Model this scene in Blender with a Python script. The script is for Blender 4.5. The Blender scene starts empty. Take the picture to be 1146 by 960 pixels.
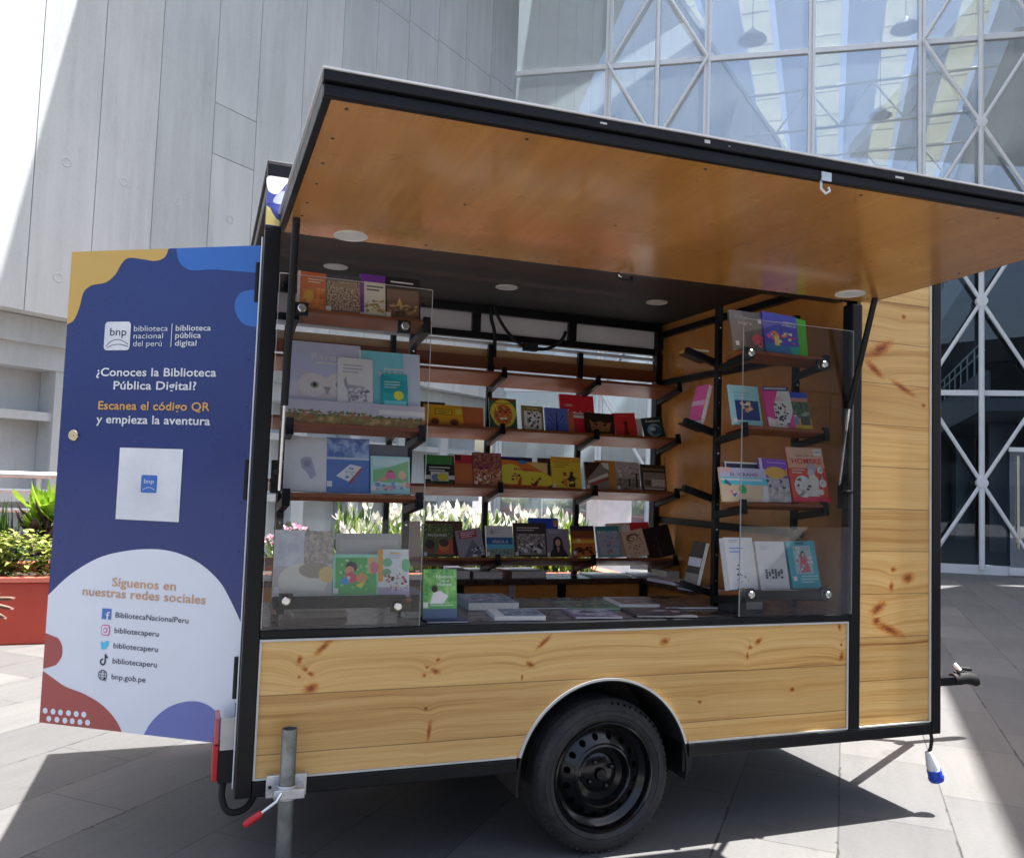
import bpy, bmesh, math, random
import numpy as np
from mathutils import Matrix, Vector
random.seed(7); rng = np.random.default_rng(5)
SC = bpy.context.scene
# ------------------------------------------------------------------ camera
cd = bpy.data.cameras.new('camera'); cam = bpy.data.objects.new('camera', cd)
SC.collection.objects.link(cam); SC.camera = cam
cd.sensor_fit = 'HORIZONTAL'; cd.sensor_width = 36; cd.lens = 36*931.97/1146
cd.clip_start = .05; cd.clip_end = 2000
_r = Vector((.93758, -.34607, .03433)); _u = Vector((-.05442, -.04851, .99734)); _f = Vector((.34349, .93695, .06431))
cam.matrix_world = Matrix(((_r.x, _u.x, -_f.x, -.1469), (_r.y, _u.y, -_f.y, -2.8749), (_r.z, _u.z, -_f.z, 1.3916), (0, 0, 0, 1)))
# ------------------------------------------------------------------ sky and sun
W = bpy.data.worlds.new('World'); SC.world = W; W.use_nodes = True
nt = W.node_tree; nt.nodes.clear()
_sky = nt.nodes.new('ShaderNodeTexSky'); _sky.sky_type = 'NISHITA'; _sky.sun_disc = False
SUN_EL = math.atan2(1, .32); SUN_AZ = math.radians(90)
_sky.sun_elevation = SUN_EL; _sky.sun_rotation = SUN_AZ; _sky.dust_density = 5; _sky.air_density = 1.0; _sky.ozone_density = .6
_bg = nt.nodes.new('ShaderNodeBackground'); _bg.inputs[1].default_value = .092
_o = nt.nodes.new('ShaderNodeOutputWorld')
nt.links.new(_sky.outputs[0], _bg.inputs[0]); nt.links.new(_bg.outputs[0], _o.inputs[0])
sd = bpy.data.lights.new('sun', 'SUN'); sd.energy = 4.7; sd.angle = math.radians(.4); sd.color = (1, .965, .92)
so = bpy.data.objects.new('sun', sd); SC.collection.objects.link(so)
so.rotation_euler = Vector((-.32, .02, -1)).to_track_quat('-Z', 'Y').to_euler(); so.location = (5, -2, 14)
SC.view_settings.view_transform = 'Standard'; SC.view_settings.look = 'None'
SC.view_settings.exposure = 1.76; SC.view_settings.gamma = 1; SC.view_settings.use_curve_mapping = False
SC.render.engine = 'CYCLES'
SC.cycles.use_denoising = True; SC.cycles.denoiser = 'OPENIMAGEDENOISE'
SC.cycles.max_bounces = 8; SC.cycles.transparent_max_bounces = 16; SC.cycles.caustics_reflective = False; SC.cycles.caustics_refractive = False
SC.cycles.use_adaptive_sampling = True; SC.cycles.adaptive_threshold = .02
SC.cycles.sample_clamp_indirect = 6

# ------------------------------------------------------------------ materials
def lin(h):
    if not isinstance(h, str): return tuple(h)
    h = h.lstrip('#'); o = []
    for i in (0, 2, 4):
        c = int(h[i:i+2], 16)/255
        o.append(c/12.92 if c <= .04045 else ((c+.055)/1.055)**2.4)
    return tuple(o)
class NT:
    def __init__(s, name):
        s.m = bpy.data.materials.new(name); s.m.use_nodes = True; s.t = s.m.node_tree; s.t.nodes.clear()
        s.out = s.n('ShaderNodeOutputMaterial')
    def n(s, typ, **k):
        nd = s.t.nodes.new(typ)
        for a, v in k.items():
            if a.startswith('i_'):
                key = a[2:]; key = int(key) if key.isdigit() else key.replace('_', ' ')
                nd.inputs[key].default_value = v
            else: setattr(nd, a, v)
        return nd
    def l(s, a, b): s.t.links.new(a, b)
    def math(s, op, a, b=None, c=None, clamp=False):
        nd = s.n('ShaderNodeMath', operation=op, use_clamp=clamp)
        for i, x in enumerate((a, b, c)):
            if x is None: continue
            if isinstance(x, (int, float)): nd.inputs[i].default_value = x
            else: s.l(x, nd.inputs[i])
        return nd.outputs[0]
    def mix(s, f, a, b):
        nd = s.n('ShaderNodeMix', data_type='RGBA')
        for i, x in ((0, f), (6, a), (7, b)):
            if isinstance(x, (int, float)): nd.inputs[i].default_value = x
            elif isinstance(x, tuple): nd.inputs[i].default_value = (*x[:3], 1)
            else: s.l(x, nd.inputs[i])
        return nd.outputs[2]
    def noise(s, vec, scale, detail=3, rough=.55, out=0):
        nd = s.n('ShaderNodeTexNoise'); nd.inputs['Scale'].default_value = scale
        nd.inputs['Detail'].default_value = detail; nd.inputs['Roughness'].default_value = rough
        if vec is not None: s.l(vec, nd.inputs['Vector'])
        return nd.outputs[out]
    def ramp(s, f, stops, const=False):
        nd = s.n('ShaderNodeValToRGB'); r = nd.color_ramp
        if const: r.interpolation = 'CONSTANT'
        while len(r.elements) < len(stops): r.elements.new(.5)
        for e, (p_, c) in zip(r.elements, stops):
            e.position = p_; e.color = (*c, 1) if len(c) == 3 else c
        s.l(f, nd.inputs[0]); return nd.outputs[0]
    def coord(s, which='Object'): return s.n('ShaderNodeTexCoord').outputs[which]
    def mapping(s, vec, loc=(0, 0, 0), rot=(0, 0, 0), sc=(1, 1, 1), typ='POINT'):
        nd = s.n('ShaderNodeMapping', vector_type=typ)
        nd.inputs[1].default_value = loc; nd.inputs[2].default_value = rot; nd.inputs[3].default_value = sc
        s.l(vec, nd.inputs[0]); return nd.outputs[0]
    def bsdf(s, col, rough=.5, metal=0, bump=None, bumpd=.002, bstr=.5, coat=0, spec=.5):
        b = s.n('ShaderNodeBsdfPrincipled')
        if isinstance(col, tuple): b.inputs['Base Color'].default_value = (*col[:3], 1)
        else: s.l(col, b.inputs['Base Color'])
        if isinstance(rough, (int, float)): b.inputs['Roughness'].default_value = rough
        else: s.l(rough, b.inputs['Roughness'])
        b.inputs['Metallic'].default_value = metal; b.inputs['Specular IOR Level'].default_value = spec
        if coat: b.inputs['Coat Weight'].default_value = coat; b.inputs['Coat Roughness'].default_value = .12
        if bump is not None:
            bp = s.n('ShaderNodeBump'); bp.inputs['Strength'].default_value = bstr; bp.inputs['Distance'].default_value = bumpd
            s.l(bump, bp.inputs['Height']); s.l(bp.outputs[0], b.inputs['Normal'])
        s.l(b.outputs[0], s.out.inputs[0]); return b
_cache = {}
def plain(name, col, rough=.5, metal=0, var=.12, scale=6, bump=0, coat=0, spec=.5):
    """a painted or moulded surface with slight cloudy wear"""
    key = (name, col if isinstance(col, str) else tuple(col), rough, metal)
    if key in _cache: return _cache[key]
    c = lin(col); t = NT(name); co = t.coord()
    nz = t.noise(co, scale, 5, .65)
    a = tuple(max(0, x*(1-var)) for x in c); b = tuple(min(1, x*(1+var)) for x in c)
    colr = t.ramp(nz, [(.3, a), (.7, b)])
    rr = t.n('ShaderNodeMapRange'); rr.inputs[3].default_value = max(0, rough-.07); rr.inputs[4].default_value = min(1, rough+.1)
    t.l(t.noise(co, scale*2.3, 4, .6), rr.inputs[0])
    t.bsdf(colr, rr.outputs[0], metal, t.noise(co, 60, 3) if bump else None, bump, .5, coat, spec)
    _cache[key] = t.m; return t.m
def bright(c): return tuple(min(.86, (1-(1-x)**2.1)) for x in lin(c))
def flat(col, rough=.38):
    return plain('print_'+(col.lstrip('#') if isinstance(col, str) else '%02d%02d%02d' % tuple(int(x*99) for x in col)), bright(col), rough, 0, .04, 30)
def speck(ca, cb, scale, lo=.42, hi=.58, cc=None):
    key = ('speck', ca, cb, scale, lo, hi, cc)
    if key in _cache: return _cache[key]
    t = NT('printed_picture'); co = t.coord(); f = t.noise(co, scale, 6, .7)
    st = [(lo, bright(ca)), (hi, bright(cb))]
    if cc: st = [(lo, bright(ca)), ((lo+hi)/2, bright(cc)), (hi, bright(cb))]
    t.bsdf(t.ramp(f, st), .4); _cache[key] = t.m; return t.m

# ------------------------------------------------------------------ mesh builder
def ident(u, v, w): return (u, v, w)
class MB:
    def __init__(s): s.v = []; s.f = []; s.mi = []; s.mats = []
    def slot(s, m):
        if m not in s.mats: s.mats.append(m)
        return s.mats.index(m)
    def add(s, vs, fs, m):
        k = len(s.v); s.v += [tuple(map(float, q)) for q in vs]; i = s.slot(m)
        for f in fs: s.f.append(tuple(k+j for j in f)); s.mi.append(i)
        return s
    def box(s, x0, x1, y0, y1, z0, z1, m, fn=None):
        vs = [(x, y, z) for z in (z0, z1) for y in (y0, y1) for x in (x0, x1)]
        if fn: vs = [fn(*q) for q in vs]
        return s.add(vs, [(0, 2, 3, 1), (4, 5, 7, 6), (0, 1, 5, 4), (2, 6, 7, 3), (0, 4, 6, 2), (1, 3, 7, 5)], m)
    def bar(s, p, q, w, h, m, up=(0, 0, 1)):
        p = Vector(p); q = Vector(q); d = (q-p).normalized(); up = Vector(up)
        if abs(d.dot(up)) > .99: up = Vector((0, 1, 0))
        a = d.cross(up).normalized(); b = a.cross(d).normalized()
        vs = [e+a*i*w/2+b*j*h/2 for e in (p, q) for i, j in ((-1, -1), (1, -1), (1, 1), (-1, 1))]
        return s.add(vs, [(3, 2, 1, 0), (4, 5, 6, 7), (0, 1, 5, 4), (1, 2, 6, 5), (2, 3, 7, 6), (3, 0, 4, 7)], m)
    def tube(s, pts, r, m, n=10, caps=True):
        pts = [Vector(q) for q in pts]; rs = r if isinstance(r, (list, tuple)) else [r]*len(pts)
        rings = []; prev = None
        for i, q in enumerate(pts):
            d = (pts[min(i+1, len(pts)-1)]-pts[max(i-1, 0)]).normalized()
            if prev is None:
                a = d.orthogonal().normalized()
            else:
                a = (prev-d*prev.dot(d)); a = a.normalized() if a.length > 1e-6 else d.orthogonal().normalized()
            prev = a; b = d.cross(a)
            rings.append([q+(a*math.cos(2*math.pi*k/n)+b*math.sin(2*math.pi*k/n))*rs[i] for k in range(n)])
        vs = [v for R in rings for v in R]; fs = []
        for i in range(len(pts)-1):
            for k in range(n): fs.append((i*n+k, i*n+(k+1) % n, (i+1)*n+(k+1) % n, (i+1)*n+k))
        if caps: fs.append(tuple(range(n-1, -1, -1))); fs.append(tuple((len(pts)-1)*n+k for k in range(n)))
        return s.add(vs, fs, m)
    def lathe(s, prof, fn, m, n=48, close=False):
        """prof: (radius, along); fn(x, z, along)"""
        vs = []; fs = []; P = len(prof)
        for k in range(n):
            a = 2*math.pi*k/n
            for r, y in prof: vs.append(fn(r*math.cos(a), r*math.sin(a), y))
        for k in range(n):
            for j in range(P if close else P-1):
                j2 = (j+1) % P; k2 = (k+1) % n
                fs.append((k*P+j, k2*P+j, k2*P+j2, k*P+j2))
        return s.add(vs, fs, m)
    def prism(s, poly, fn, w0, w1, m):
        n = len(poly); vs = [fn(u, v, w0) for u, v in poly]+[fn(u, v, w1) for u, v in poly]
        fs = [tuple(range(n)), tuple(range(2*n-1, n-1, -1))]+[(i, n+i, n+(i+1) % n, (i+1) % n) for i in range(n)]
        return s.add(vs, fs, m)
    def sheet(s, poly, fn, w, m): return s.add([fn(u, v, w) for u, v in poly], [tuple(range(len(poly)))], m)
    def disc(s, cu, cv, ru, rv, fn, w, m, n=20):
        return s.sheet([(cu+ru*math.cos(2*math.pi*k/n), cv+rv*math.sin(2*math.pi*k/n)) for k in range(n)], fn, w, m)
    def ribbon(s, pts, hw, fn, w, m):
        L = []; R = []
        for i, q in enumerate(pts):
            a = pts[max(i-1, 0)]; b = pts[min(i+1, len(pts)-1)]; d = math.hypot(b[0]-a[0], b[1]-a[1]) or 1
            nx, ny = -(b[1]-a[1])/d*hw, (b[0]-a[0])/d*hw
            L.append((q[0]+nx, q[1]+ny)); R.append((q[0]-nx, q[1]-ny))
        for i in range(len(pts)-1): s.sheet([R[i], R[i+1], L[i+1], L[i]], fn, w, m)
        return s
    def text(s, t, fn, u, v, size, w, m, align='LEFT', bold=0, width=None):
        vs, fs = text_mesh(t, bold)
        if not vs: return s
        x0 = min(q[0] for q in vs); x1 = max(q[0] for q in vs)
        k = size/.72; kx = k if width is None else width/(x1-x0)
        off = {'LEFT': -x0, 'CENTER': -(x0+x1)/2, 'RIGHT': -x1}[align]
        return s.add([fn(u+(q[0]+off)*kx, v+q[1]*k, w) for q in vs], fs, m)
    def build(s, name, parent=None, smooth=None, bevel=0):
        me = bpy.data.meshes.new(name); off = Vector((0, 0, 0))
        if parent is not None:
            pr = parent
            while pr.parent is not None: pr = pr.parent
            off = Vector(pr.location)
        me.from_pydata([Vector(q)-off for q in s.v] if parent is not None else s.v, [], s.f)
        for m in s.mats: me.materials.append(m)
        me.polygons.foreach_set('material_index', s.mi)
        me.update()
        if smooth:
            me.polygons.foreach_set('use_smooth', [True]*len(me.polygons)); me.set_sharp_from_angle(angle=math.radians(smooth))
        o = bpy.data.objects.new(name, me); SC.collection.objects.link(o)
        if parent is not None: o.parent = parent
        if bevel:
            b = o.modifiers.new('bevel', 'BEVEL'); b.width = bevel; b.segments = 2; b.limit_method = 'ANGLE'; b.angle_limit = math.radians(40)
        return o
_tc = {}
def text_mesh(t, bold=0):
    key = (t, bold)
    if key not in _tc:
        cu = bpy.data.curves.new('lettering', 'FONT'); cu.body = t; cu.size = 1; cu.offset = bold; cu.resolution_u = 3; cu.space_character = 1.0+bold*1.2
        o = bpy.data.objects.new('lettering', cu); SC.collection.objects.link(o)
        bpy.context.view_layer.update()
        me = o.to_mesh(); _tc[key] = ([tuple(q.co) for q in me.vertices], [tuple(p_.vertices) for p_ in me.polygons]); o.to_mesh_clear()
        bpy.data.objects.remove(o); bpy.data.curves.remove(cu)
    return _tc[key]
def empty(name, loc, rot=(0, 0, 0)):
    o = bpy.data.objects.new(name, None); SC.collection.objects.link(o); o.location = loc; o.rotation_euler = rot
    o.empty_display_size = .2; return o
def tag(o, label=None, cat=None, group=None, kind=None):
    if label: o['label'] = label
    if cat: o['category'] = cat
    if group: o['group'] = group
    if kind: o['kind'] = kind
    return o
def smoothpoly(pts, k=4, closed=True):
    """Catmull-Rom through the points"""
    out = []; n = len(pts)
    for i in range(n if closed else n-1):
        g = (lambda j: pts[j % n]) if closed else (lambda j: pts[min(max(j, 0), n-1)])
        a, b, c, d = g(i-1), g(i), g(i+1), g(i+2)
        for j in range(k):
            t = j/k
            out.append(tuple(.5*(2*b[q]+(c[q]-a[q])*t+(2*a[q]-5*b[q]+4*c[q]-d[q])*t*t+(3*b[q]-a[q]-3*c[q]+d[q])*t**3) for q in (0, 1)))
    if not closed: out.append(pts[-1])
    return out

def smooth3(pts, k=5):
    out = []; n = len(pts)
    for i in range(n-1):
        a, b, c, d = (Vector(pts[min(max(j, 0), n-1)]) for j in (i-1, i, i+1, i+2))
        for j in range(k):
            t = j/k; out.append(.5*(2*b+(c-a)*t+(2*a-5*b+4*c-d)*t*t+(3*b-a-3*c+d)*t**3))
    return out+[Vector(pts[-1])]
# common materials
BLACK = plain('black_painted_steel', (.006, .0065, .008), .38, 0, .25, 8, 0, 0, .28)
MATT = plain('matt_black', (.01, .01, .011), .7)
RUBBER = None
WHITE = plain('white_paint', (.78, .79, .8), .4)
STEEL = plain('white_painted_steel', (.84, .87, .88), .4, 0, .04)
CHROME = plain('polished_steel', (.7, .7, .68), .22, 1, .06, 20)
ZINC = plain('zinc_plated_steel', (.62, .64, .66), .38, .85, .18, 25)
PLASTIC_RED = plain('red_plastic', (.55, .02, .025), .35)

def pine(name, z0, h, knots, off, KS=1.0):
    t = NT(name); co = t.coord(); sx = t.n('ShaderNodeSeparateXYZ'); t.l(co, sx.inputs[0])
    k = t.math('FLOOR', t.math('DIVIDE', t.math('SUBTRACT', sx.outputs[2], z0), h))
    big = t.noise(t.mapping(co, sc=(1.3, .5, 4)), 1.0, 3)
    disp = None; mask = None; ringd = None
    for (kx, kz, a, b, ang) in knots:
        mp = t.mapping(co, (kx-off, 0, kz), (0, ang, 0), (a*KS, 500, b*KS), 'TEXTURE')
        d = t.n('ShaderNodeVectorMath', operation='LENGTH'); t.l(mp, d.inputs[0]); d = d.outputs[1]
        m1 = t.math('SUBTRACT', 1.15, d, clamp=True)
        mask = m1 if mask is None else t.math('MAXIMUM', mask, m1)
        ringd = d if ringd is None else t.math('MINIMUM', ringd, d)
        g = t.math('DIVIDE', 1.0, t.math('ADD', 1.0, t.math('MULTIPLY', d, t.math('MULTIPLY', d, .25))))
        disp = g if disp is None else t.math('ADD', disp, g)
    z = t.math('ADD', sx.outputs[2], t.math('MULTIPLY', big, .045))
    z = t.math('ADD', z, t.math('MULTIPLY', disp, .016))
    cb = t.n('ShaderNodeCombineXYZ')
    t.l(t.math('MULTIPLY', sx.outputs[0], .55), cb.inputs[0]); t.l(t.math('MULTIPLY', k, 3.7), cb.inputs[1]); t.l(t.math('MULTIPLY', z, 34), cb.inputs[2])
    g1 = t.noise(cb.outputs[0], 1.0, 4, .6)
    cb2 = t.n('ShaderNodeCombineXYZ')
    t.l(t.math('MULTIPLY', sx.outputs[0], 3), cb2.inputs[0]); t.l(t.math('MULTIPLY', k, 9.1), cb2.inputs[1]); t.l(t.math('MULTIPLY', z, 230), cb2.inputs[2])
    g2 = t.noise(cb2.outputs[0], 1.0, 2, .5)
    col = t.ramp(g1, [(.27, (.42, .19, .05)), (.38, (.66, .38, .125)), (.50, (.77, .49, .18)), (.75, (.82, .57, .25))])
    fine = t.ramp(g2, [(.3, (.86, .82, .75)), (.6, (1, 1, 1))])
    mx = t.n('ShaderNodeMix', data_type='RGBA', blend_type='MULTIPLY'); mx.inputs[0].default_value = 1; t.l(col, mx.inputs[6]); t.l(fine, mx.inputs[7]); col = mx.outputs[2]
    # plank to plank tone
    kn = t.noise(None, 1.0, 0); wn = t.n('ShaderNodeTexWhiteNoise', noise_dimensions='1D'); t.l(k, wn.inputs[1])
    tone = t.ramp(wn.outputs[0], [(0, (.86, .81, .73)), (1, (1.06, 1.05, 1.02))])
    mx2 = t.n('ShaderNodeMix', data_type='RGBA', blend_type='MULTIPLY'); mx2.inputs[0].default_value = 1; t.l(col, mx2.inputs[6]); t.l(tone, mx2.inputs[7]); col = mx2.outputs[2]
    if mask is not None:
        edge = t.math('ADD', mask, t.math('MULTIPLY', t.math('SUBTRACT', t.noise(t.mapping(co, sc=(1, 1, 1.6)), 70, 5, .7), .5), 1.1), clamp=True); edge = t.math('MULTIPLY', edge, t.math('MULTIPLY', mask, 6.0, clamp=True))
        kc = t.ramp(edge, [(.02, (1, 1, 1)), (.35, (.95, .79, .60)), (.7, (.68, .36, .18)), (1.0, (.36, .13, .055))])
        mx3 = t.n('ShaderNodeMix', data_type='RGBA', blend_type='MULTIPLY'); mx3.inputs[0].default_value = 1; t.l(col, mx3.inputs[6]); t.l(kc, mx3.inputs[7]); col = mx3.outputs[2]
    # dark open joint between planks
    fr = t.math('FRACT', t.math('DIVIDE', t.math('SUBTRACT', sx.outputs[2], z0), h))
    jn = t.math('MINIMUM', fr, t.math('SUBTRACT', 1.0, fr))
    jm = t.math('LESS_THAN', jn, .008)
    col = t.mix(t.math('MULTIPLY', jm, .75), col, (.12, .06, .025))
    t.bsdf(col, .42, 0, t.math('SUBTRACT', g2, t.math('MULTIPLY', jm, 3.0)), .001, .35, .15)
    return t.m
def plywood(name, c1, c2, rough, coat=0, axis=0, scl=1):
    t = NT(name); co = t.coord()
    sc = [6*scl]*3; sc[axis] = .7*scl
    a = t.noise(t.mapping(co, sc=tuple(sc)), 1, 5, .6)
    b = t.noise(co, 1.3, 3)
    sc3 = [x*7 for x in sc]; sc3[axis] = sc[axis]*3; c = t.noise(t.mapping(co, sc=tuple(sc3)), 1, 3, .6)
    f = t.math('ADD', t.math('MULTIPLY', a, .45), t.math('ADD', t.math('MULTIPLY', b, .3), t.math('MULTIPLY', c, .25)))
    rg = t.n('ShaderNodeMapRange'); rg.inputs[1].default_value = .35; rg.inputs[2].default_value = .65; rg.inputs[3].default_value = rough*.7; rg.inputs[4].default_value = rough*1.6; t.l(t.noise(co, 2.2, 4, .6), rg.inputs[0])
    t.bsdf(t.ramp(f, [(.36, c1), (.5, tuple((x+y)/2 for x, y in zip(c1, c2))), (.6, c2)]), rg.outputs[0], 0, a, .0008, .25, coat)
    return t.m
# ================================================================== THE SETTING
def ground_material():
    t = NT('stone_pavers'); co = t.coord()
    v = t.mapping(co, rot=(0, 0, math.radians(-48)))
    br = t.n('ShaderNodeTexBrick'); br.offset = .5
    for k_, val in (('Scale', 1), ('Mortar Size', .004), ('Mortar Smooth', .3), ('Brick Width', .9), ('Row Height', .45), ('Bias', 0)): br.inputs[k_].default_value = val
    br.inputs['Color1'].default_value = (.108, .109, .111, 1); br.inputs['Color2'].default_value = (.158, .157, .155, 1); br.inputs['Mortar'].default_value = (.078, .077, .076, 1)
    t.l(v, br.inputs['Vector'])
    big = t.noise(co, .7, 5, .6); fine = t.noise(co, 45, 4, .7); st = t.noise(t.mapping(v, sc=(.6, 4, 1)), 2.6, 5, .7); grit = t.noise(co, 220, 2, .6)
    f = t.math('ADD', t.math('MULTIPLY', big, .36), t.math('ADD', t.math('MULTIPLY', fine, .26), t.math('ADD', t.math('MULTIPLY', st, .26), t.math('MULTIPLY', grit, .12))))
    tone = t.ramp(f, [(.34, (.66, .66, .67)), (.46, (.92, .92, .92)), (.54, (1.04, 1.03, 1.02)), (.66, (1.22, 1.20, 1.16))])
    mx = t.n('ShaderNodeMix', data_type='RGBA', blend_type='MULTIPLY'); mx.inputs[0].default_value = 1
    t.l(br.outputs[0], mx.inputs[6]); t.l(tone, mx.inputs[7])
    spot = t.ramp(t.noise(t.mapping(co, loc=(3, 8, 0)), 1.9, 6, .75), [(.60, (1, 1, 1)), (.70, (.74, .73, .71))])
    mx2 = t.n('ShaderNodeMix', data_type='RGBA', blend_type='MULTIPLY'); mx2.inputs[0].default_value = 1; t.l(mx.outputs[2], mx2.inputs[6]); t.l(spot, mx2.inputs[7])
    # chipped long joints: the joint line wanders and opens here and there
    wob = t.noise(co, 14, 4, .7); sv = t.n('ShaderNodeSeparateXYZ'); t.l(v, sv.inputs[0])
    row = t.math('FRACT', t.math('DIVIDE', t.math('ADD', sv.outputs[1], t.math('MULTIPLY', t.math('SUBTRACT', wob, .5), .035)), .45))
    dj = t.math('MINIMUM', row, t.math('SUBTRACT', 1.0, row))
    op = t.math('MULTIPLY', t.math('LESS_THAN', dj, .012), t.math('GREATER_THAN', t.noise(co, 3.1, 3, .6), .54))
    colr = t.mix(t.math('MULTIPLY', op, .75), mx2.outputs[2], (.035, .034, .034))
    hgt = t.math('SUBTRACT', t.math('MULTIPLY', fine, .5), t.math('ADD', t.math('MULTIPLY', br.outputs[1], .8), t.math('MULTIPLY', op, 1.2)))
    t.bsdf(colr, .6, 0, hgt, .004, .6, 0, .35)
    return t.m
m = MB(); m.add([(-250, -250, 0), (250, -250, 0), (250, 250, 0), (-250, 250, 0)], [(0, 1, 2, 3)], ground_material())
tag(m.build('ground'), kind='structure')

# ---- concrete building on the left
CO = Vector((5.76, 13.7, 0)); WA = Vector((.787, .617, 0)); WN = Vector((.617, -.787, 0))
def wallp(s, z, d): q = CO+WA*s+WN*d; return (q.x, q.y, z)            # d > 0 towards the plaza
def concrete(name, base, seed):
    t = NT(name); co = t.coord()
    a = t.noise(t.mapping(co, loc=(seed, 0, 0), sc=(1, 1, .35)), .9, 6, .62)
    b = t.noise(t.mapping(co, sc=(1, 1, .12)), 5, 4, .6); c = t.noise(co, 30, 4, .7)
    d = t.noise(t.mapping(co, loc=(seed, 4, 1), sc=(1, 1, .05)), 9, 3, .6)
    f = t.math('ADD', t.math('MULTIPLY', a, .46), t.math('ADD', t.math('MULTIPLY', b, .2), t.math('ADD', t.math('MULTIPLY', c, .16), t.math('MULTIPLY', d, .18))))
    lo = tuple(x*.76 for x in base); hi = tuple(min(.8, x*1.16) for x in base)
    vo = t.n('ShaderNodeTexVoronoi'); vo.inputs['Scale'].default_value = 7; t.l(co, vo.inputs['Vector'])
    pit = t.math('LESS_THAN', vo.outputs[0], .035)
    t.bsdf(t.mix(t.math('MULTIPLY', pit, .45), t.ramp(f, [(.33, lo), (.5, base), (.66, hi)]), tuple(x*.5 for x in base)), .85, 0, t.math('ADD', c, t.math('MULTIPLY', b, .5)), .004, .5)
    return t.m
CONC = [concrete('board_marked_concrete', c, i*3.1) for i, c in enumerate(((.54, .58, .59), (.515, .555, .565), (.565, .60, .605)))]
cb = empty('concrete_building', CO); tag(cb, 'tall grey concrete building with joint lines and a recessed base, left of the glass hall', 'building')
m = MB()
js = [-14.6, -13.4, -12.5, -11.7, -10.85, -10.0, -9.28, -8.52, -7.68, -6.96, -6.11, -5.3, -4.49, -3.66, -2.8, -1.91, -1.0, 0]
zcuts = lambda i: {9: [3.1, 16]}.get(i, [3.1, 16])
for i in range(len(js)-1):
    s0, s1 = js[i]+.005, js[i+1]-.005
    zs = [3.1, 17]
    if js[i] == -7.68: zs = [3.1, 5.72, 6.43, 17]
    elif js[i] >= -5.4: zs = [3.1, 9.5+.06*(i-11), 17]
    mc = CONC[(i*5+i//3) % 3]
    for a, b in zip(zs[:-1], zs[1:]):
        m.box(s0, s1, a+.005, b-.005, -.25, 0, mc if a != 5.72 else CONC[1], lambda s_, z_, d_: wallp(s_, z_, d_))
    if js[i] > -13:
        for zz in (3.55, 4.9):                       # shallow formwork tie marks
            m.lathe([(.035, 0), (.045, .006), (.055, .006), (.062, 0)], lambda x, z, d_, s0=s0, zz=zz: wallp(s0+.35+x, zz+z, d_), CONC[2], 20)
m.box(-14.6, 0, 3.102, 16.9, -3, -.24, plain('joint_backing_concrete', (.34, .34, .34), .9), lambda s_, z_, d_: wallp(s_, z_, d_))  # darker solid slab behind the open panel joints
m.build('upper_wall', cb)
m = MB()
m.box(-14.6, .0, 2.8, 3.098, -3, -.30, CONC[1], wallp)                                 # band under the wall
m.box(-14.6, .0, 0, 2.8, -3, -.75, CONC[2], wallp)
m.box(-14.6, 0, 2.53, 2.798, -.75, -.40, CONC[0], wallp)
for s0 in np.arange(-14.5, -.4, 1.28):
    if s0 < -.5: m.box(s0+.02, s0+.28, 0, 2.53, -.74, -.42, CONC[0], wallp)
for z0 in (1.93, .98): m.box(-14.5, -.2, z0, z0+.1, -.74, -.46, CONC[2], wallp)
m.build('recessed_base', cb)
m = MB()
m.prism([(-3.2, 10.2), (1.25, 6.85), (7.95, 12.1), (5.7, 13.6), (3, 16), (-4, 13.5)], ident, 12.8, 13.3, CONC[0])
m.build('roof_overhang', cb)
FLANK = [concrete('pale_inner_concrete', c, 2+i) for i, c in enumerate(((.70, .74, .77), (.68, .72, .75), (.72, .75, .78)))]
m = MB()
for i in range(44): m.box(.02+i*.9, .90+i*.9, 0, 16.9, -.3, -.02, FLANK[i*5 % 3], wallp)
m.box(.02, 40, 16.92, 17.1, -.4, .05, CONC[1], wallp); m.build('inner_flank_wall', cb)
m = MB()
for i in range(0, 40, 3): m.box(1+i, 3.4+i, 17.12, 17.8, -.2, -.15, plain('cream_panel', (.62, .58, .48), .6), wallp)
m.build('parapet_panel', cb)

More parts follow.
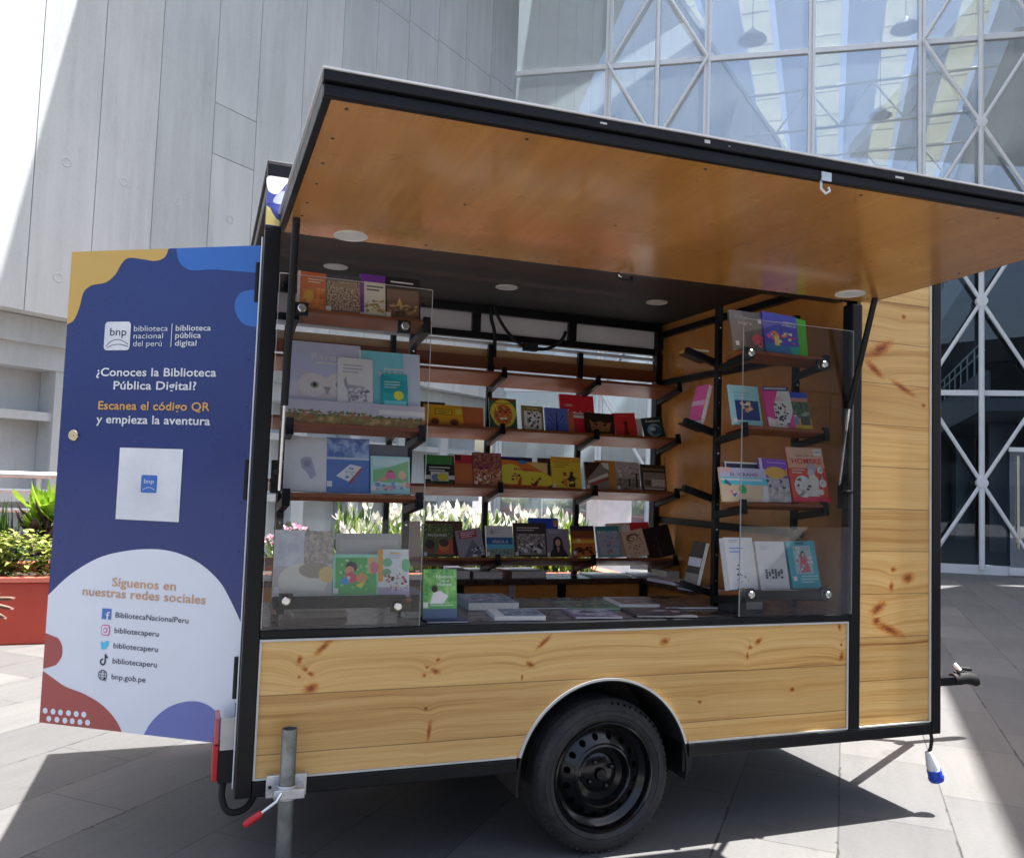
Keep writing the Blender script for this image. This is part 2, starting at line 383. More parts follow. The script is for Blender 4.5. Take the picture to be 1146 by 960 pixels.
# ---- glass hall on the right
GA = Vector((.839, -.545, 0)); GN = Vector((-.545, -.839, 0))
def glp(s, z, d): q = CO+GA*s+GN*d; return (q.x, q.y, z)
QA = math.radians(41)
def qt(q, t_, z): return (q*math.cos(QA)+t_*math.sin(QA), -q*math.sin(QA)+t_*math.cos(QA), z)   # q across, t along the roof ribs
gh = empty('glass_hall', glp(5, 0, 0)); tag(gh, 'glazed entrance hall with white cross braced steel frame behind the book trailer', 'building')
def glass(name, tint, base=.05, veil=.10):  # last argument mixes in a pale haze standing in for sky glare
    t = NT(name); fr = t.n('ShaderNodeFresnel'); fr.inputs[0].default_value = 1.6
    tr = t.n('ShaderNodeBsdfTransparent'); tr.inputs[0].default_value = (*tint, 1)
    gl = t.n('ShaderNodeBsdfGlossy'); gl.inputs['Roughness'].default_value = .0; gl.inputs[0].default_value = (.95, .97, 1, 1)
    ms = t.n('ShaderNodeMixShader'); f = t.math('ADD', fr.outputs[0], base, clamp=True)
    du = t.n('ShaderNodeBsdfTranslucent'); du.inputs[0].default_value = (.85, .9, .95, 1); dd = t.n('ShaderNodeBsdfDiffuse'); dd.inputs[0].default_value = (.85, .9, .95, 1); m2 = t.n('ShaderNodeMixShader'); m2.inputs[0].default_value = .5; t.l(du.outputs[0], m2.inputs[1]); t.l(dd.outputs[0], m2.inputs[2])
    m3 = t.n('ShaderNodeMixShader'); m3.inputs[0].default_value = veil
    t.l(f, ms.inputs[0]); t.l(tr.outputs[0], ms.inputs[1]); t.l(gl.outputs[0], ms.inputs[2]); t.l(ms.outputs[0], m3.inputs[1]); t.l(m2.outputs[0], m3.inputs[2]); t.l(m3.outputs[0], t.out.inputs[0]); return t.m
GLASS = glass('hall_glass', (.84, .91, .95), .24, .24); GLOW = glass('darkened_hall_glass', (.60, .70, .78), .0, .0)  # painted haze in most panes; low right copy tinted dark for shade
S = [-.1, 2.0, 4.04, 6.08, 8.12, 10.16, 12.2]; Z = [.12, 3.37, 6.81, 10.25, 13.69, 17.1]
for i in range(len(S)-1):
    for j in range(len(Z)-1):
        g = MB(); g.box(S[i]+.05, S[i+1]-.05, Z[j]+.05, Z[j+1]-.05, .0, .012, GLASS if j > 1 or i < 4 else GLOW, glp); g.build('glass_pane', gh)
for s_ in S:
    g = MB(); g.box(s_-.065, s_-.012, 0, 17.1, -.06, .07, STEEL, glp); g.box(s_+.012, s_+.065, 0, 17.1, -.06, .07, STEEL, glp)
    g.box(s_-.012, s_+.012, 0, 17.1, -.03, .03, STEEL, glp); g.build('mullion', gh)
for z_ in Z:
    g = MB()
    for i in range(len(S)-1): g.box(S[i]+.066, S[i+1]-.066, z_-.05, z_+.05, -.045, .055, STEEL, glp)
    if z_ == .12:
        g = MB()
        for i in range(len(S)-1): g.box(S[i]+.066, S[i+1]-.066, .0, .17, -.05, .06, STEEL, glp)
    g.build('transom', gh)
def rod(a, b, r, d=-.16): return MB().tube([glp(a[0], a[1], d), glp(b[0], b[1], d)], r, STEEL, 8)
for (s0, s1) in ((2.0, 4.04), (8.12, 10.16), (10.16, 12.2)):
    c = (s0+s1)/2
    rod((c, .1), (c, 17), .05, .13).build('brace_post', gh, 60)
    for j in range(5):
        z0, z1 = (0, 3.37, 6.81, 10.25, 13.69)[j], (3.37, 6.81, 10.25, 13.69, 17.1)[j]; zc = (z0+z1)/2; b = MB()
        for (ss, zz) in ((s0, z0), (s1, z0), (s0, z1), (s1, z1)): b.tube([glp(ss, zz, .13), glp(c, zc, .13)], .036, STEEL, 8)
        b.lathe([(.0, .20), (.10, .19), (.10, .07), (0, .06)], lambda x, z, y, c=c, zc=zc: glp(c+x, zc+z, y), STEEL, 16)
        b.build('cross_brace', gh, 50)
# door leaf with its long pull handle
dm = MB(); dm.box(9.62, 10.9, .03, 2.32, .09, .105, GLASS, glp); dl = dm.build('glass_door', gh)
x = MB(); x.tube([glp(9.74, .62, .15), glp(9.74, .5, .15), glp(9.74, 2.2, .15)], .024, CHROME, 10); x.box(9.7, 9.78, .62, .66, .1, .15, CHROME, glp); x.box(9.7, 9.78, 2.05, 2.09, .1, .15, CHROME, glp); x.build('pull_handle', dl, 60)
for za, zb in ((.02, .16), (2.28, 2.36)): x = MB(); x.box(9.60, 10.92, za, zb, .082, .125, STEEL, glp); x.build('door_rail', dl)
# roof of the hall: ribs, translucent sheets, slits of open sky
TR = NT('translucent_roof_sheet'); co = TR.coord()
tl = TR.n('ShaderNodeBsdfTranslucent'); df = TR.n('ShaderNodeBsdfDiffuse'); ms = TR.n('ShaderNodeMixShader'); ms.inputs[0].default_value = .5
cr = TR.ramp(TR.noise(co, 1.5, 4), [(.3, (.76, .75, .66)), (.7, (.82, .81, .72))])
TR.l(cr, tl.inputs[0]); TR.l(cr, df.inputs[0]); TR.l(df.outputs[0], ms.inputs[1]); TR.l(tl.outputs[0], ms.inputs[2]); TR.l(ms.outputs[0], TR.out.inputs[0])
RB = NT('blue_grey_roof_sheet'); tl = RB.n('ShaderNodeBsdfTranslucent'); df = RB.n('ShaderNodeBsdfDiffuse'); ms = RB.n('ShaderNodeMixShader'); ms.inputs[0].default_value = .4
cr = RB.ramp(RB.noise(RB.coord(), 1.2, 4), [(.3, (.52, .57, .66)), (.7, (.58, .63, .72))])
RB.l(cr, tl.inputs[0]); RB.l(cr, df.inputs[0]); RB.l(df.outputs[0], ms.inputs[1]); RB.l(tl.outputs[0], ms.inputs[2]); RB.l(ms.outputs[0], RB.out.inputs[0]); RIB = RB.m
HR = 17.5
def qbox(mb, q0, q1, t0, t1, z0, z1, mt): mb.box(q0, q1, t0, t1, z0, z1, mt, qt)
def t_glass(q):                                               # where the glass plane lies for a given q
    a = Vector(qt(q, 0, 0)); d = Vector(qt(0, 1, 0))
    return ((CO-a).dot(GN))/d.dot(GN)
for k_ in range(-4, 4):
    q0 = -.13+2.28*k_; t0 = t_glass(q0)+1.6
    m = MB(); qbox(m, q0+1.28, q0+2.18, t0, 76, HR, HR+.02, TR.m)
    for tt in np.arange(math.ceil(t0), 75, 2.2): qbox(m, q0+1.28, q0+2.18, tt, tt+.04, HR-.05, HR-.002, STEEL)
    m.build('translucent_sheet', gh)
    m = MB(); qbox(m, q0+.12, q0+1.26, t0, 76, HR-.06, HR-.03, RIB); m.build('ceiling_rib', gh)
for tt in (31, 38, 46, 55):
    m = MB(); z0, z1 = 15.4, 17.0; P = lambda q, z: qt(q, tt, z)
    m.tube([P(-6, z0), P(8, z0)], .06, STEEL, 8); m.tube([P(-6, z1), P(8, z1)], .06, STEEL, 8)
    for i, q in enumerate(np.arange(-6, 7.9, 1.15)): m.tube([P(q, z0 if i % 2 else z1), P(q+1.15, z1 if i % 2 else z0)], .04, STEEL, 6)
    m.build('roof_truss', gh, 50)
m = MB()
for (q, z) in ((7.9, 16.9), (7.9, 15.2), (8.7, 16.0)): m.tube([qt(q, 20, z), qt(q, 74, z)], .07, STEEL, 8)
for i, tt in enumerate(np.arange(20, 73, 1.15)):
    za, zb = (15.2, 16.9) if i % 2 else (16.9, 15.2)
    m.tube([qt(7.9, tt, za), qt(7.9, tt+1.15, zb)], .045, STEEL, 6)
    m.tube([qt(7.9, tt, 16.9 if i % 2 else 15.2), qt(8.7, tt+.5, 16.0)], .04, STEEL, 6)
m.build('edge_truss', gh, 50)
LAMPG = plain('grey_lamp_dish', (.3, .32, .36), .4)
for (q, tt, z) in ((-.26, 20.4, 13.6), (3.57, 21.0, 13.6), (3.31, 27.7, 14.2)):
    p_ = MB(); p_.lathe([(.02, .36), (.09, .28), (.34, .08), (.38, 0), (.06, .04), (0, .05)], lambda x, y, w_, q=q, tt=tt, z=z: (qt(q, tt, z)[0]+x, qt(q, tt, z)[1]+y, z+w_), LAMPG, 24)
    p_.tube([qt(q, tt, z+.2), qt(q, tt, 17.4)], .012, LAMPG, 6); p_.build('pendant_lamp', gh, 40)
# galleries inside, right
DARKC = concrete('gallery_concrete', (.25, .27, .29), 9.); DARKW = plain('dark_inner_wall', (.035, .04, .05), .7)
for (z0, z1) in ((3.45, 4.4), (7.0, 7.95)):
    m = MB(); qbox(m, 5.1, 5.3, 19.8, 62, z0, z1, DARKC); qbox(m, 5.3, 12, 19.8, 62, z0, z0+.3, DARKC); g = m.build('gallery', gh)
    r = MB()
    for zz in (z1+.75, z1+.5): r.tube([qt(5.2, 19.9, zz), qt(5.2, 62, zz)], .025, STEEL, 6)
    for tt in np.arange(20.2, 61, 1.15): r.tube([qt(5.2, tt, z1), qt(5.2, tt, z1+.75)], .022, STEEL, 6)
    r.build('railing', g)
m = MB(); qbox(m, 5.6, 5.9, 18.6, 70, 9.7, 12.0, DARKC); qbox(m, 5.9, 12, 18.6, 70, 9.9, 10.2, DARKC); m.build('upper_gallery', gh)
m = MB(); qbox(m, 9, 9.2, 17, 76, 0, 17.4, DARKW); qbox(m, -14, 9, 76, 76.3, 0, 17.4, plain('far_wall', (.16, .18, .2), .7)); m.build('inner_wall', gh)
m = MB()
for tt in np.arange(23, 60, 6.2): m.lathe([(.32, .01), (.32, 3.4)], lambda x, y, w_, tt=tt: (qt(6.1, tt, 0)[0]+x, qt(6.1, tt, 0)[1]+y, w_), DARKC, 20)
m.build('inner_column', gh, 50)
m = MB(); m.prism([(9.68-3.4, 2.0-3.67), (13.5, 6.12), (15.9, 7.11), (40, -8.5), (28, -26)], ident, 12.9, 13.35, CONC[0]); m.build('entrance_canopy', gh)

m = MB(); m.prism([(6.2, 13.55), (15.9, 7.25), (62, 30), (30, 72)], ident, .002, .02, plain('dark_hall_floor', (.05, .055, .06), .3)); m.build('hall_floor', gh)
# ---- red planter with plants
REDP = plain('red_painted_concrete', (.46, .055, .03), .5, 0, .10, 3); SOIL = plain('dark_soil', (.05, .035, .025), .95)
pl = empty('planter_box', (0, 5.1, 0)); tag(pl, 'long low red planter wall with a pale rim behind the book trailer', 'planter')
m = MB()
m.box(-9, 3.86, 4.62, 4.76, 0, .48, REDP); m.box(-9, 3.86, 5.75, 5.89, 0, .48, REDP); m.box(3.72, 3.86, 4.76, 5.75, 0, .48, REDP); m.box(-9, -8.86, 4.76, 5.75, 0, .48, REDP); m.build('planter_wall', pl, None, .01)
m = MB(); RIM = plain('pale_red_rim', (.62, .16, .11), .55)
m.box(-9.01, 3.87, 4.60, 4.78, .483, .52, RIM); m.box(-9.01, 3.87, 5.73, 5.91, .483, .52, RIM); m.box(3.70, 3.88, 4.782, 5.728, .483, .52, RIM); m.build('rim', pl)
m = MB(); m.box(-8.85, 3.715, 4.765, 5.745, .2, .44, SOIL); m.build('soil', pl)
def leafmat(name, cols, rough=.45):
    t = NT(name); co = t.coord(); f = t.noise(co, 14, 4, .7)
    n_ = len(cols); c = t.ramp(f, [(.32+.36*i/(n_-1), cols[i]) for i in range(n_)])
    b = t.bsdf(c, rough); tr = t.n('ShaderNodeBsdfTranslucent'); t.l(c, tr.inputs[0])
    ms = t.n('ShaderNodeMixShader'); ms.inputs[0].default_value = .3; t.l(b.outputs[0], ms.inputs[1]); t.l(tr.outputs[0], ms.inputs[2]); t.l(ms.outputs[0], t.out.inputs[0]); return t.m
YEL = leafmat('variegated_leaf', [(.13, .22, .03), (.36, .42, .09), (.60, .58, .26)])
GRN = leafmat('green_leaf', [(.03, .07, .015), (.06, .13, .025), (.12, .2, .04)])
LIME = leafmat('lime_leaf', [(.16, .30, .02), (.28, .44, .04), (.4, .52, .08)])
PURP = leafmat('purple_leaf', [(.03, .012, .02), (.07, .03, .045)])
LILY = leafmat('white_petal', [(.62, .64, .52), (.78, .78, .7), (.8, .8, .76)])
PINK = leafmat('pink_petal', [(.55, .25, .42), (.72, .45, .6), (.8, .62, .72)])
def leaf(mb, base, d, up, L, wd, mt, curl=.25, seg=3):
    base = Vector(base); d = Vector(d).normalized(); side = d.cross(Vector(up)); side = side.normalized() if side.length > 1e-4 else Vector((1, 0, 0))
    nrm = side.cross(d).normalized(); vs = []; 
    for i in range(seg+1):
        t_ = i/seg; w_ = wd*math.sin(math.pi*min(.97, .12+.86*t_))
        c = base+d*L*t_-nrm*(-curl*L*t_*t_*-1)
        vs += [c-side*w_/2+nrm*w_*.12, c, c+side*w_/2+nrm*w_*.12]
    fs = []
    for i in range(seg):
        for k in (0, 1): fs.append((3*i+k, 3*i+k+1, 3*i+k+4, 3*i+k+3))
    mb.add(vs, fs, mt)
m = MB()
for i in range(8500):
    x = random.uniform(-6, .3); y = random.uniform(4.66, 5.05); h = .44+.42*random.random()**.7*(1-.3*abs(y-4.85)/.2)+.04*math.sin(x*7)
    a = random.uniform(0, 6.28); leaf(m, (x, y, h), (math.cos(a), math.sin(a), random.uniform(-.3, .7)), (0, 0, 1), random.uniform(.05, .09), random.uniform(.03, .05), YEL if random.random() < .93 else GRN, .3, 2)
tag(m.build('ground_cover'), kind='stuff')
def spiky(x, y, n, L, mt, name, label, z=.42, grp=None):
    mb = MB()
    for i in range(n):
        a = random.uniform(0, 6.28); e = random.uniform(.5, 1.45); mb_d = (math.cos(a)*math.cos(e), math.sin(a)*math.cos(e), math.sin(e))
        leaf(mb, (x+random.gauss(0, .03), y+random.gauss(0, .03), z), mb_d, (0, 0, 1), L*random.uniform(.7, 1.1), .018, mt, -.35, 5)
    o = mb.build(name); tag(o, label, 'plant', grp); return o
spiky(-1.72, 5.22, 90, .62, GRN, 'grass_plant', 'grassy tuft of thin arching leaves left of the lime leaved plant')
spiky(-1.2, 5.3, 70, .5, GRN, 'grass_plant', 'grassy tuft of thin arching leaves just behind the sign door')
cp = empty('leafy_plant', (-1.42, 5.2, .42)); tag(cp, 'bushy plant with broad lime leaves over dark purple ones in the red planter', 'plant')
m = MB()
for i in range(60):
    a = random.uniform(0, 6.28); e = random.uniform(.1, 1.2); h = random.uniform(.82, 1.08); leaf(m, (-1.40+random.gauss(0, .06), 5.2+random.gauss(0, .06), h), (math.cos(a)*math.cos(e), math.sin(a)*math.cos(e), math.sin(e)), (0, 0, 1), random.uniform(.16, .26), random.uniform(.05, .09), LIME, -.3, 4)
m.build('lime_foliage', cp)
m = MB()
for i in range(50):
    a = random.uniform(0, 6.28); e = random.uniform(-.3, .8); h = random.uniform(.6, .92); leaf(m, (-1.40+random.gauss(0, .06), 5.2+random.gauss(0, .06), h), (math.cos(a)*math.cos(e), math.sin(a)*math.cos(e), math.sin(e)), (0, 0, 1), random.uniform(.16, .28), random.uniform(.05, .09), PURP, -.35, 4)
m.build('dark_foliage', cp)
m = MB()
for i in range(6): m.tube([(-1.40+random.gauss(0, .03), 5.2+random.gauss(0, .03), .42), (-1.40+random.gauss(0, .09), 5.2+random.gauss(0, .06), .95)], .012, plain('brown_stem', (.09, .05, .03), .8), 6)
m.build('stem', cp)
# white lilies behind the open trailer window
m = MB()
for i in range(280):
    x = random.uniform(1.1, 3.65); y = random.uniform(4.85, 5.65); top = random.uniform(.72, 1.02)
    for k in range(7):
        a = random.uniform(0, 6.28); e = random.uniform(.3, 1.4); leaf(m, (x, y, random.uniform(.44, top-.06)), (math.cos(a)*math.cos(e), math.sin(a)*math.cos(e), math.sin(e)), (0, 0, 1), random.uniform(.14, .26), .04, GRN if random.random() < .6 else LIME, -.45, 3)
    if random.random() < .62:
        for k in range(5):
            a = random.uniform(0, 6.28); e = random.uniform(.2, 1.3); leaf(m, (x+random.gauss(0, .03), y, top+random.uniform(-.04, .1)), (math.cos(a)*math.cos(e), math.sin(a)*math.cos(e), math.sin(e)), (0, 0, 1), random.uniform(.07, .11), .055, LILY, -.5, 3)
tag(m.build('white_flower_bed'), kind='stuff')
def flowerbush(x, y, mt, label):
    e_ = empty('flowering_bush', (x, y, .42)); tag(e_, label, 'plant')
    f = MB(); g = MB()
    for i in range(160):
        a = random.uniform(0, 6.28); e = random.uniform(.2, 1.5); r = .24*random.random()**.4
        d = Vector((math.cos(a)*math.cos(e), math.sin(a)*math.cos(e), math.sin(e)))
        q = Vector((x, y, .55))+d*r*1.3
        (leaf(g, q, d+Vector((0, 0, .2)), (0, 0, 1), .12, .05, GRN, -.2, 3))
    for i in range(26):
        a = random.uniform(0, 6.28); e = random.uniform(.4, 1.5); d = Vector((math.cos(a)*math.cos(e), math.sin(a)*math.cos(e), math.sin(e))); c = Vector((x, y, .58))+d*.32
        for k in range(14):
            dd = Vector((random.gauss(0, 1), random.gauss(0, 1), random.gauss(.4, .8))).normalized(); leaf(f, c+dd*.03, dd, (0, 0, 1), .04, .035, mt, 0, 2)
    f.build('blossom', e_); g.build('foliage', e_)
    s_ = MB(); s_.tube([(x, y, .42), (x+.02, y, .62)], .015, plain('brown_stem', (.09, .05, .03), .8), 6); s_.build('stem', e_)
flowerbush(.62, 5.0, PINK, 'pink flowering bush seen through the left display panel')
flowerbush(.05, 5.1, LILY, 'white flowering bush in the red planter beside the pink one')
# ---- handrail in front of the recessed base, posts and pillar beyond the trailer
hr = MB()
for z_, r_ in ((1.31, .03), (1.16, .018), (.98, .018)): hr.tube([(-9, 6.0, z_), (-.35, 6.0, z_)], r_, WHITE, 10)
for x in np.arange(-8.8, -.3, 1.2): hr.tube([(x, 6.02, 0), (x, 6.02, 1.3)], .022, WHITE, 8)
tag(hr.build('handrail', None, 50), 'white tubular handrail behind the red planter', 'handrail')
q = MB(); q.box(4.42, 4.88, 6.4, 6.75, .0, 1.28, WHITE); q.box(4.38, 4.92, 6.36, 6.79, 1.283, 1.34, WHITE); q.box(4.4, 4.9, 6.38, 6.77, .002, .08, plain('grey_plinth', (.3, .3, .3), .7))
tag(q.build('display_pillar', None, None, .008), 'square white pillar on the plaza behind the trailer back window', 'pillar')

# ---- added unseen building behind the viewer (it darkens what the glass and acrylic reflect)
ob = empty('added_dark_building', (10, -29, 0)); tag(ob, 'added unseen building with dark window bands behind the viewer, darkening the glass reflections', 'building')
m = MB()
for z0 in (0, 3.4, 6.8): m.box(-6, 27, -34, -25, z0+2.2, z0+3.399, plain('grey_render', (.085, .09, .095), .8))
m.box(-6, 27, -34, -25.4, 0, 10.3, plain('dark_core', (.05, .055, .06), .7)); m.build('wall', ob)
m = MB()
for z0 in (0, 3.4, 6.8):
    for x in np.arange(-6, 26, 1.6): m.box(x+.05, x+1.55, -25.39, -25.3, z0+.05, z0+2.15, plain('dark_window_glass', (.02, .025, .03), .1))
m.build('window_band', ob)
# ================================================================== THE TRAILER
XR, YD, ZB, ZT = 2.987, 1.72, .345, 2.435
tr = empty('book_trailer', (1.49, .85, 0)); tag(tr, 'black framed mobile library trailer with pine plank sides and a raised serving flap', 'trailer')
def xz(y0=0):                                          # panel drawing plane: (x, z, depth) -> world
    return lambda u, v, w: (u, y0+w, v)
K1 = [(.185, .779, .012, .02, .3), (.261, .818, .05, .014, -.75), (.205, .746, .014, .01, .2), (.224, .731, .016, .010, .2), (.186, .722, .008, .007, 0), (.226, .682, .032, .022, -.3),
      (.663, .76, .012, .008, -.4), (.624, .735, .007, .007, 0), (.655, .721, .024, .013, .4), (.615, .707, .01, .009, 0), (.625, .592, .010, .008, 0), (.641, .515, .010, .045, .1),
      (1.063, .805, .05, .012, -.7), (1.015, .728, .024, .014, .5), (.984, .681, .006, .016, 0), (1.578, .793, .030, .018, -.3), (2.017, .779, .026, .014, -.6), (1.977, .757, .014, .012, 0), (1.964, .724, .008, .02, 0),
      (1.743, .552, .012, .01, 0), (2.188, .578, .014, .012, 0), (2.43, .829, .012, .025, -.2), (2.44, .751, .010, .010, 0), (2.441, .702, .016, .025, .4)]
K2 = [(2.722, 1.068, .016, .012, 0), (2.807, 1.031, .034, .024, -.3), (2.713, .995, .014, .022, 0), (2.638, .902, .05, .022, -.5), (2.63, .845, .024, .018, 0), (2.704, .807, .085, .02, .35),
      (2.645, 2.042, .075, .026, -.5), (2.61, 1.948, .06, .018, .6), (2.773, 1.875, .075, .014, .42), (2.893, 1.804, .014, .01, 0), (2.777, 2.198, .014, .012, 0)]
PINE1 = pine('varnished_pine_lower', .286, .19, K1, 1.49)
PINE2 = pine('varnished_pine_side', .407, .185, K2, 1.49, 1.25)
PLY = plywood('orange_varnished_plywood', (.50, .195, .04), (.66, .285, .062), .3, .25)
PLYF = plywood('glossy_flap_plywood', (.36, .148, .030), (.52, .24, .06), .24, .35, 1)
BOARD = plywood('red_brown_shelf_board', (.22, .06, .02), (.32, .10, .034), .42)
# frame: posts and rails of square tube
m = MB()
m.box(0, .052, 0, .06, ZB, 2.225, BLACK); m.box(2.477, 2.531, 0, .06, ZB+.05, 2.225, BLACK); m.box(2.935, XR, 0, .06, ZB, ZT-.03, BLACK)
m.box(.053, 2.476, .002, .05, .852, .880, BLACK)
m.box(.053, .97, .001, .06, ZB, .394, BLACK); m.box(1.69, 2.934, .001, .06, ZB, .394, BLACK)
m.box(.05, 2.52, .055, .11, 2.245, 2.30, BLACK)
for y0 in (YD-.06,): m.box(0, .052, y0, YD, ZB, ZT-.03, BLACK); m.box(2.935, XR, y0, YD, ZB, ZT-.03, BLACK); m.box(.053, 2.934, y0+.002, YD-.002, ZB, .40, BLACK)
for x0 in (0.001, 2.936): m.box(x0, x0+.05, .061, YD-.061, ZB, .40, BLACK); m.box(x0, x0+.05, .061, YD-.061, 2.34, 2.40, BLACK)
for x0 in (.5, .88, 1.9, 2.5): m.box(x0, x0+.04, .061, YD-.061, ZB+.01, ZB+.05, BLACK)
m.build('frame', tr, None, .004)
# lower pine panel with the wheel arch cut out
AX, AZ, AR = 1.331, .300, .357
arch = [(AX+AR*math.cos(a), AZ+AR*math.sin(a)) for a in np.linspace(math.asin((.396-AZ)/AR), math.pi-math.asin((.396-AZ)/AR), 41)]
m = MB(); m.prism([(.053, .396), (.053, .848), (2.474, .848), (2.474, .396)]+arch, xz(), .012, .035, PINE1); p_ = m.build('side_panel', tr)
m = MB(); TRIM = plain('white_edge_trim', (.62, .62, .58), .5)
m.box(.054, 2.473, .004, .011, .842, .8495, TRIM); m.box(.054, .0605, .004, .011, .398, .841, TRIM); m.box(2.4665, 2.473, .004, .011, .398, .841, TRIM)
m.box(.061, .97, .005, .011, .3965, .403, TRIM); m.box(1.692, 2.466, .005, .011, .3965, .403, TRIM)
for a, b in zip(arch[:-1], arch[1:]):
    da = [((q[0]-AX)*(AR+.009)/AR+AX, (q[1]-AZ)*(AR+.009)/AR+AZ) for q in (a, b)]
    m.prism([a, b, da[1], da[0]], xz(), .003, .013, TRIM)
m.build('edge_trim', p_)
m = MB(); m.box(2.533, 2.933, .012, .035, .397, 2.394, PINE2); p_ = m.build('side_panel', tr); p_['label'] = 'tall narrow pine panel right of the opening'
m = MB(); m.box(2.9255, 2.9325, .003, .011, .40, 2.394, TRIM); m.box(2.534, 2.925, .003, .011, .398, .404, TRIM); m.build('edge_trim', p_)
# wheel arch lining
m = MB(); ring = [(AX+.352*math.cos(a), AZ+.352*math.sin(a)) for a in np.linspace(-.12, math.pi+.12, 41)]
for a, b in zip(ring[:-1], ring[1:]):
    da = [((q[0]-AX)*1.02+AX, (q[1]-AZ)*1.02+AZ) for q in (a, b)]; m.prism([a, b, da[1], da[0]], xz(), .004, .30, MATT)
m.prism([(AX+.36*math.cos(a), AZ+.36*math.sin(a)) for a in np.linspace(0, math.pi, 30)], xz(), .30, .31, MATT)
m.box(1.668, 1.71, .01, .30, .29, .395, BLACK); m.box(1.71, 1.76, .02, .05, .352, .393, BLACK)
m.build('wheel_arch', tr)
# wheels
def rubber():
    t = NT('tyre_rubber'); co = t.coord(); f = t.noise(co, 20, 4)
    dst = t.noise(co, 5, 5, .7); c_ = t.mix(t.ramp(dst, [(.45, (0, 0, 0)), (.75, (.5, .5, .5))]), t.ramp(f, [(.3, (.018, .018, .019)), (.7, (.032, .032, .034))]), (.085, .078, .068)); t.bsdf(c_, .62, 0, t.noise(co, 160, 2), .001, .4); return t.m
RUBBER = rubber(); GLOSSB = plain('glossy_black_rim', (.004, .004, .005), .2, 0, .2, 12, 0, .3, .4)
def wheel(cx, cz, yf, sgn, parent):
    fn = lambda x, z, y: (cx+x, yf+sgn*y, cz+z)
    hub = MB(); hub.lathe([(0, .028), (.02, .028), (.024, .034), (.024, .047), (0, .047)], fn, GLOSSB, 24)
    for k in range(4):
        a = k*math.pi/2+.5; hub.lathe([(0, .034), (.008, .035), (.0095, .042), (.0095, .05)], lambda x, z, y, a=a: fn(x+.052*math.cos(a), z+.052*math.sin(a), y), CHROME if 0 else GLOSSB, 6)
    h = hub.build('wheel', parent, 40)
    ty = MB()
    prof = [(.203, .012), (.212, .002), (.225, -.004), (.229, -.0015), (.232, -.005), (.247, -.006), (.250, -.003), (.253, -.004), (.265, .004), (.278, .016), (.2845, .03)]
    for y in np.linspace(.04, .145, 5): prof += [(.287, y-.006), (.288, y), (.288, y+.006), (.281, y+.008), (.281, y+.012)]
    prof += [(.2845, .155), (.275, .17), (.25, .184), (.22, .18), (.203, .17)]
    ty.lathe(prof, fn, RUBBER, 96, True)
    for k in range(80):                                            # shoulder blocks and small raised bars on the sidewall
        a = 2*math.pi*k/64; ca, sa = math.cos(a), math.sin(a)
        def pf(u, v, w, ca=ca, sa=sa): r = .270+u; return fn(r*ca-v*sa, r*sa+v*ca, w)
        ty.box(-.004, .008, -.003, .003, .008, .020, RUBBER, pf)
    for k in range(26):
        if k % 13 > 9: continue
        a = 2*math.pi*k/26+.3; ca, sa = math.cos(a), math.sin(a)
        def pf(u, v, w, ca=ca, sa=sa): r = .240+u; return fn(r*ca-v*sa, r*sa+v*ca, w)
        ty.box(-.006, .006, -.008+.004*(k % 3), .012, -.0072, -.004, RUBBER, pf)
    ty.build('tyre', h, 35)
    r = MB()
    r.lathe([(.206, .008), (.205, .002), (.199, 0), (.194, .006), (.190, .03), (.180, .04), (.172, .043), (.166, .05)], fn, GLOSSB, 72)
    r.lathe([(.122, .022), (.116, .014), (.110, .012), (.104, .018), (.098, .05), (.075, .058), (.06, .05), (.02, .045), (0, .045)], fn, GLOSSB, 60)
    N = 16                                                          # vented ring with real holes
    for k in range(N):
        a0 = 2*math.pi*k/N; a1 = 2*math.pi*(k+1)/N; am = (a0+a1)/2; r0, r1 = .122, .166; rm = .146
        def P(rr, aa): y = .022+(rr-r0)/(r1-r0)*.028; return fn(rr*math.cos(aa), rr*math.sin(aa), y)
        outer = [P(r1, a0+(a1-a0)*j/4) for j in range(5)]+[P(rm, a1)]+[P(r0, a1-(a1-a0)*j/4) for j in range(5)]+[P(rm, a0)]
        L = len(outer); hole = []
        for j in range(L):
            q = [(r1, a0+(a1-a0)*i/4) for i in range(5)]+[(rm, a1)]+[(r0, a1-(a1-a0)*i/4) for i in range(5)]+[(rm, a0)]
            dx = (q[j][1]-am)*rm; dy = q[j][0]-rm; L_ = math.hypot(dx, dy); hr_ = .0125
            hole.append(P(rm+dy/L_*hr_, am+dx/L_*hr_/rm))
        deep = [(q[0], q[1]+sgn*.012, q[2]) for q in hole]
        r.add(outer+hole+deep, [(j, (j+1) % L, L+(j+1) % L, L+j) for j in range(L)]+[(L+j, L+(j+1) % L, 2*L+(j+1) % L, 2*L+j) for j in range(L)], GLOSSB)
    r.lathe([(.17, .085), (0, .086)], fn, MATT, 40)
    r.build('rim', h, 35)
wheel(1.343, .288, .03, 1, tr)
wheel(1.343, .288, YD-.03, -1, tr)
m = MB(); m.tube([(1.343, .25, .288), (1.343, YD-.25, .288)], .03, MATT, 12); m.build('axle', tr)
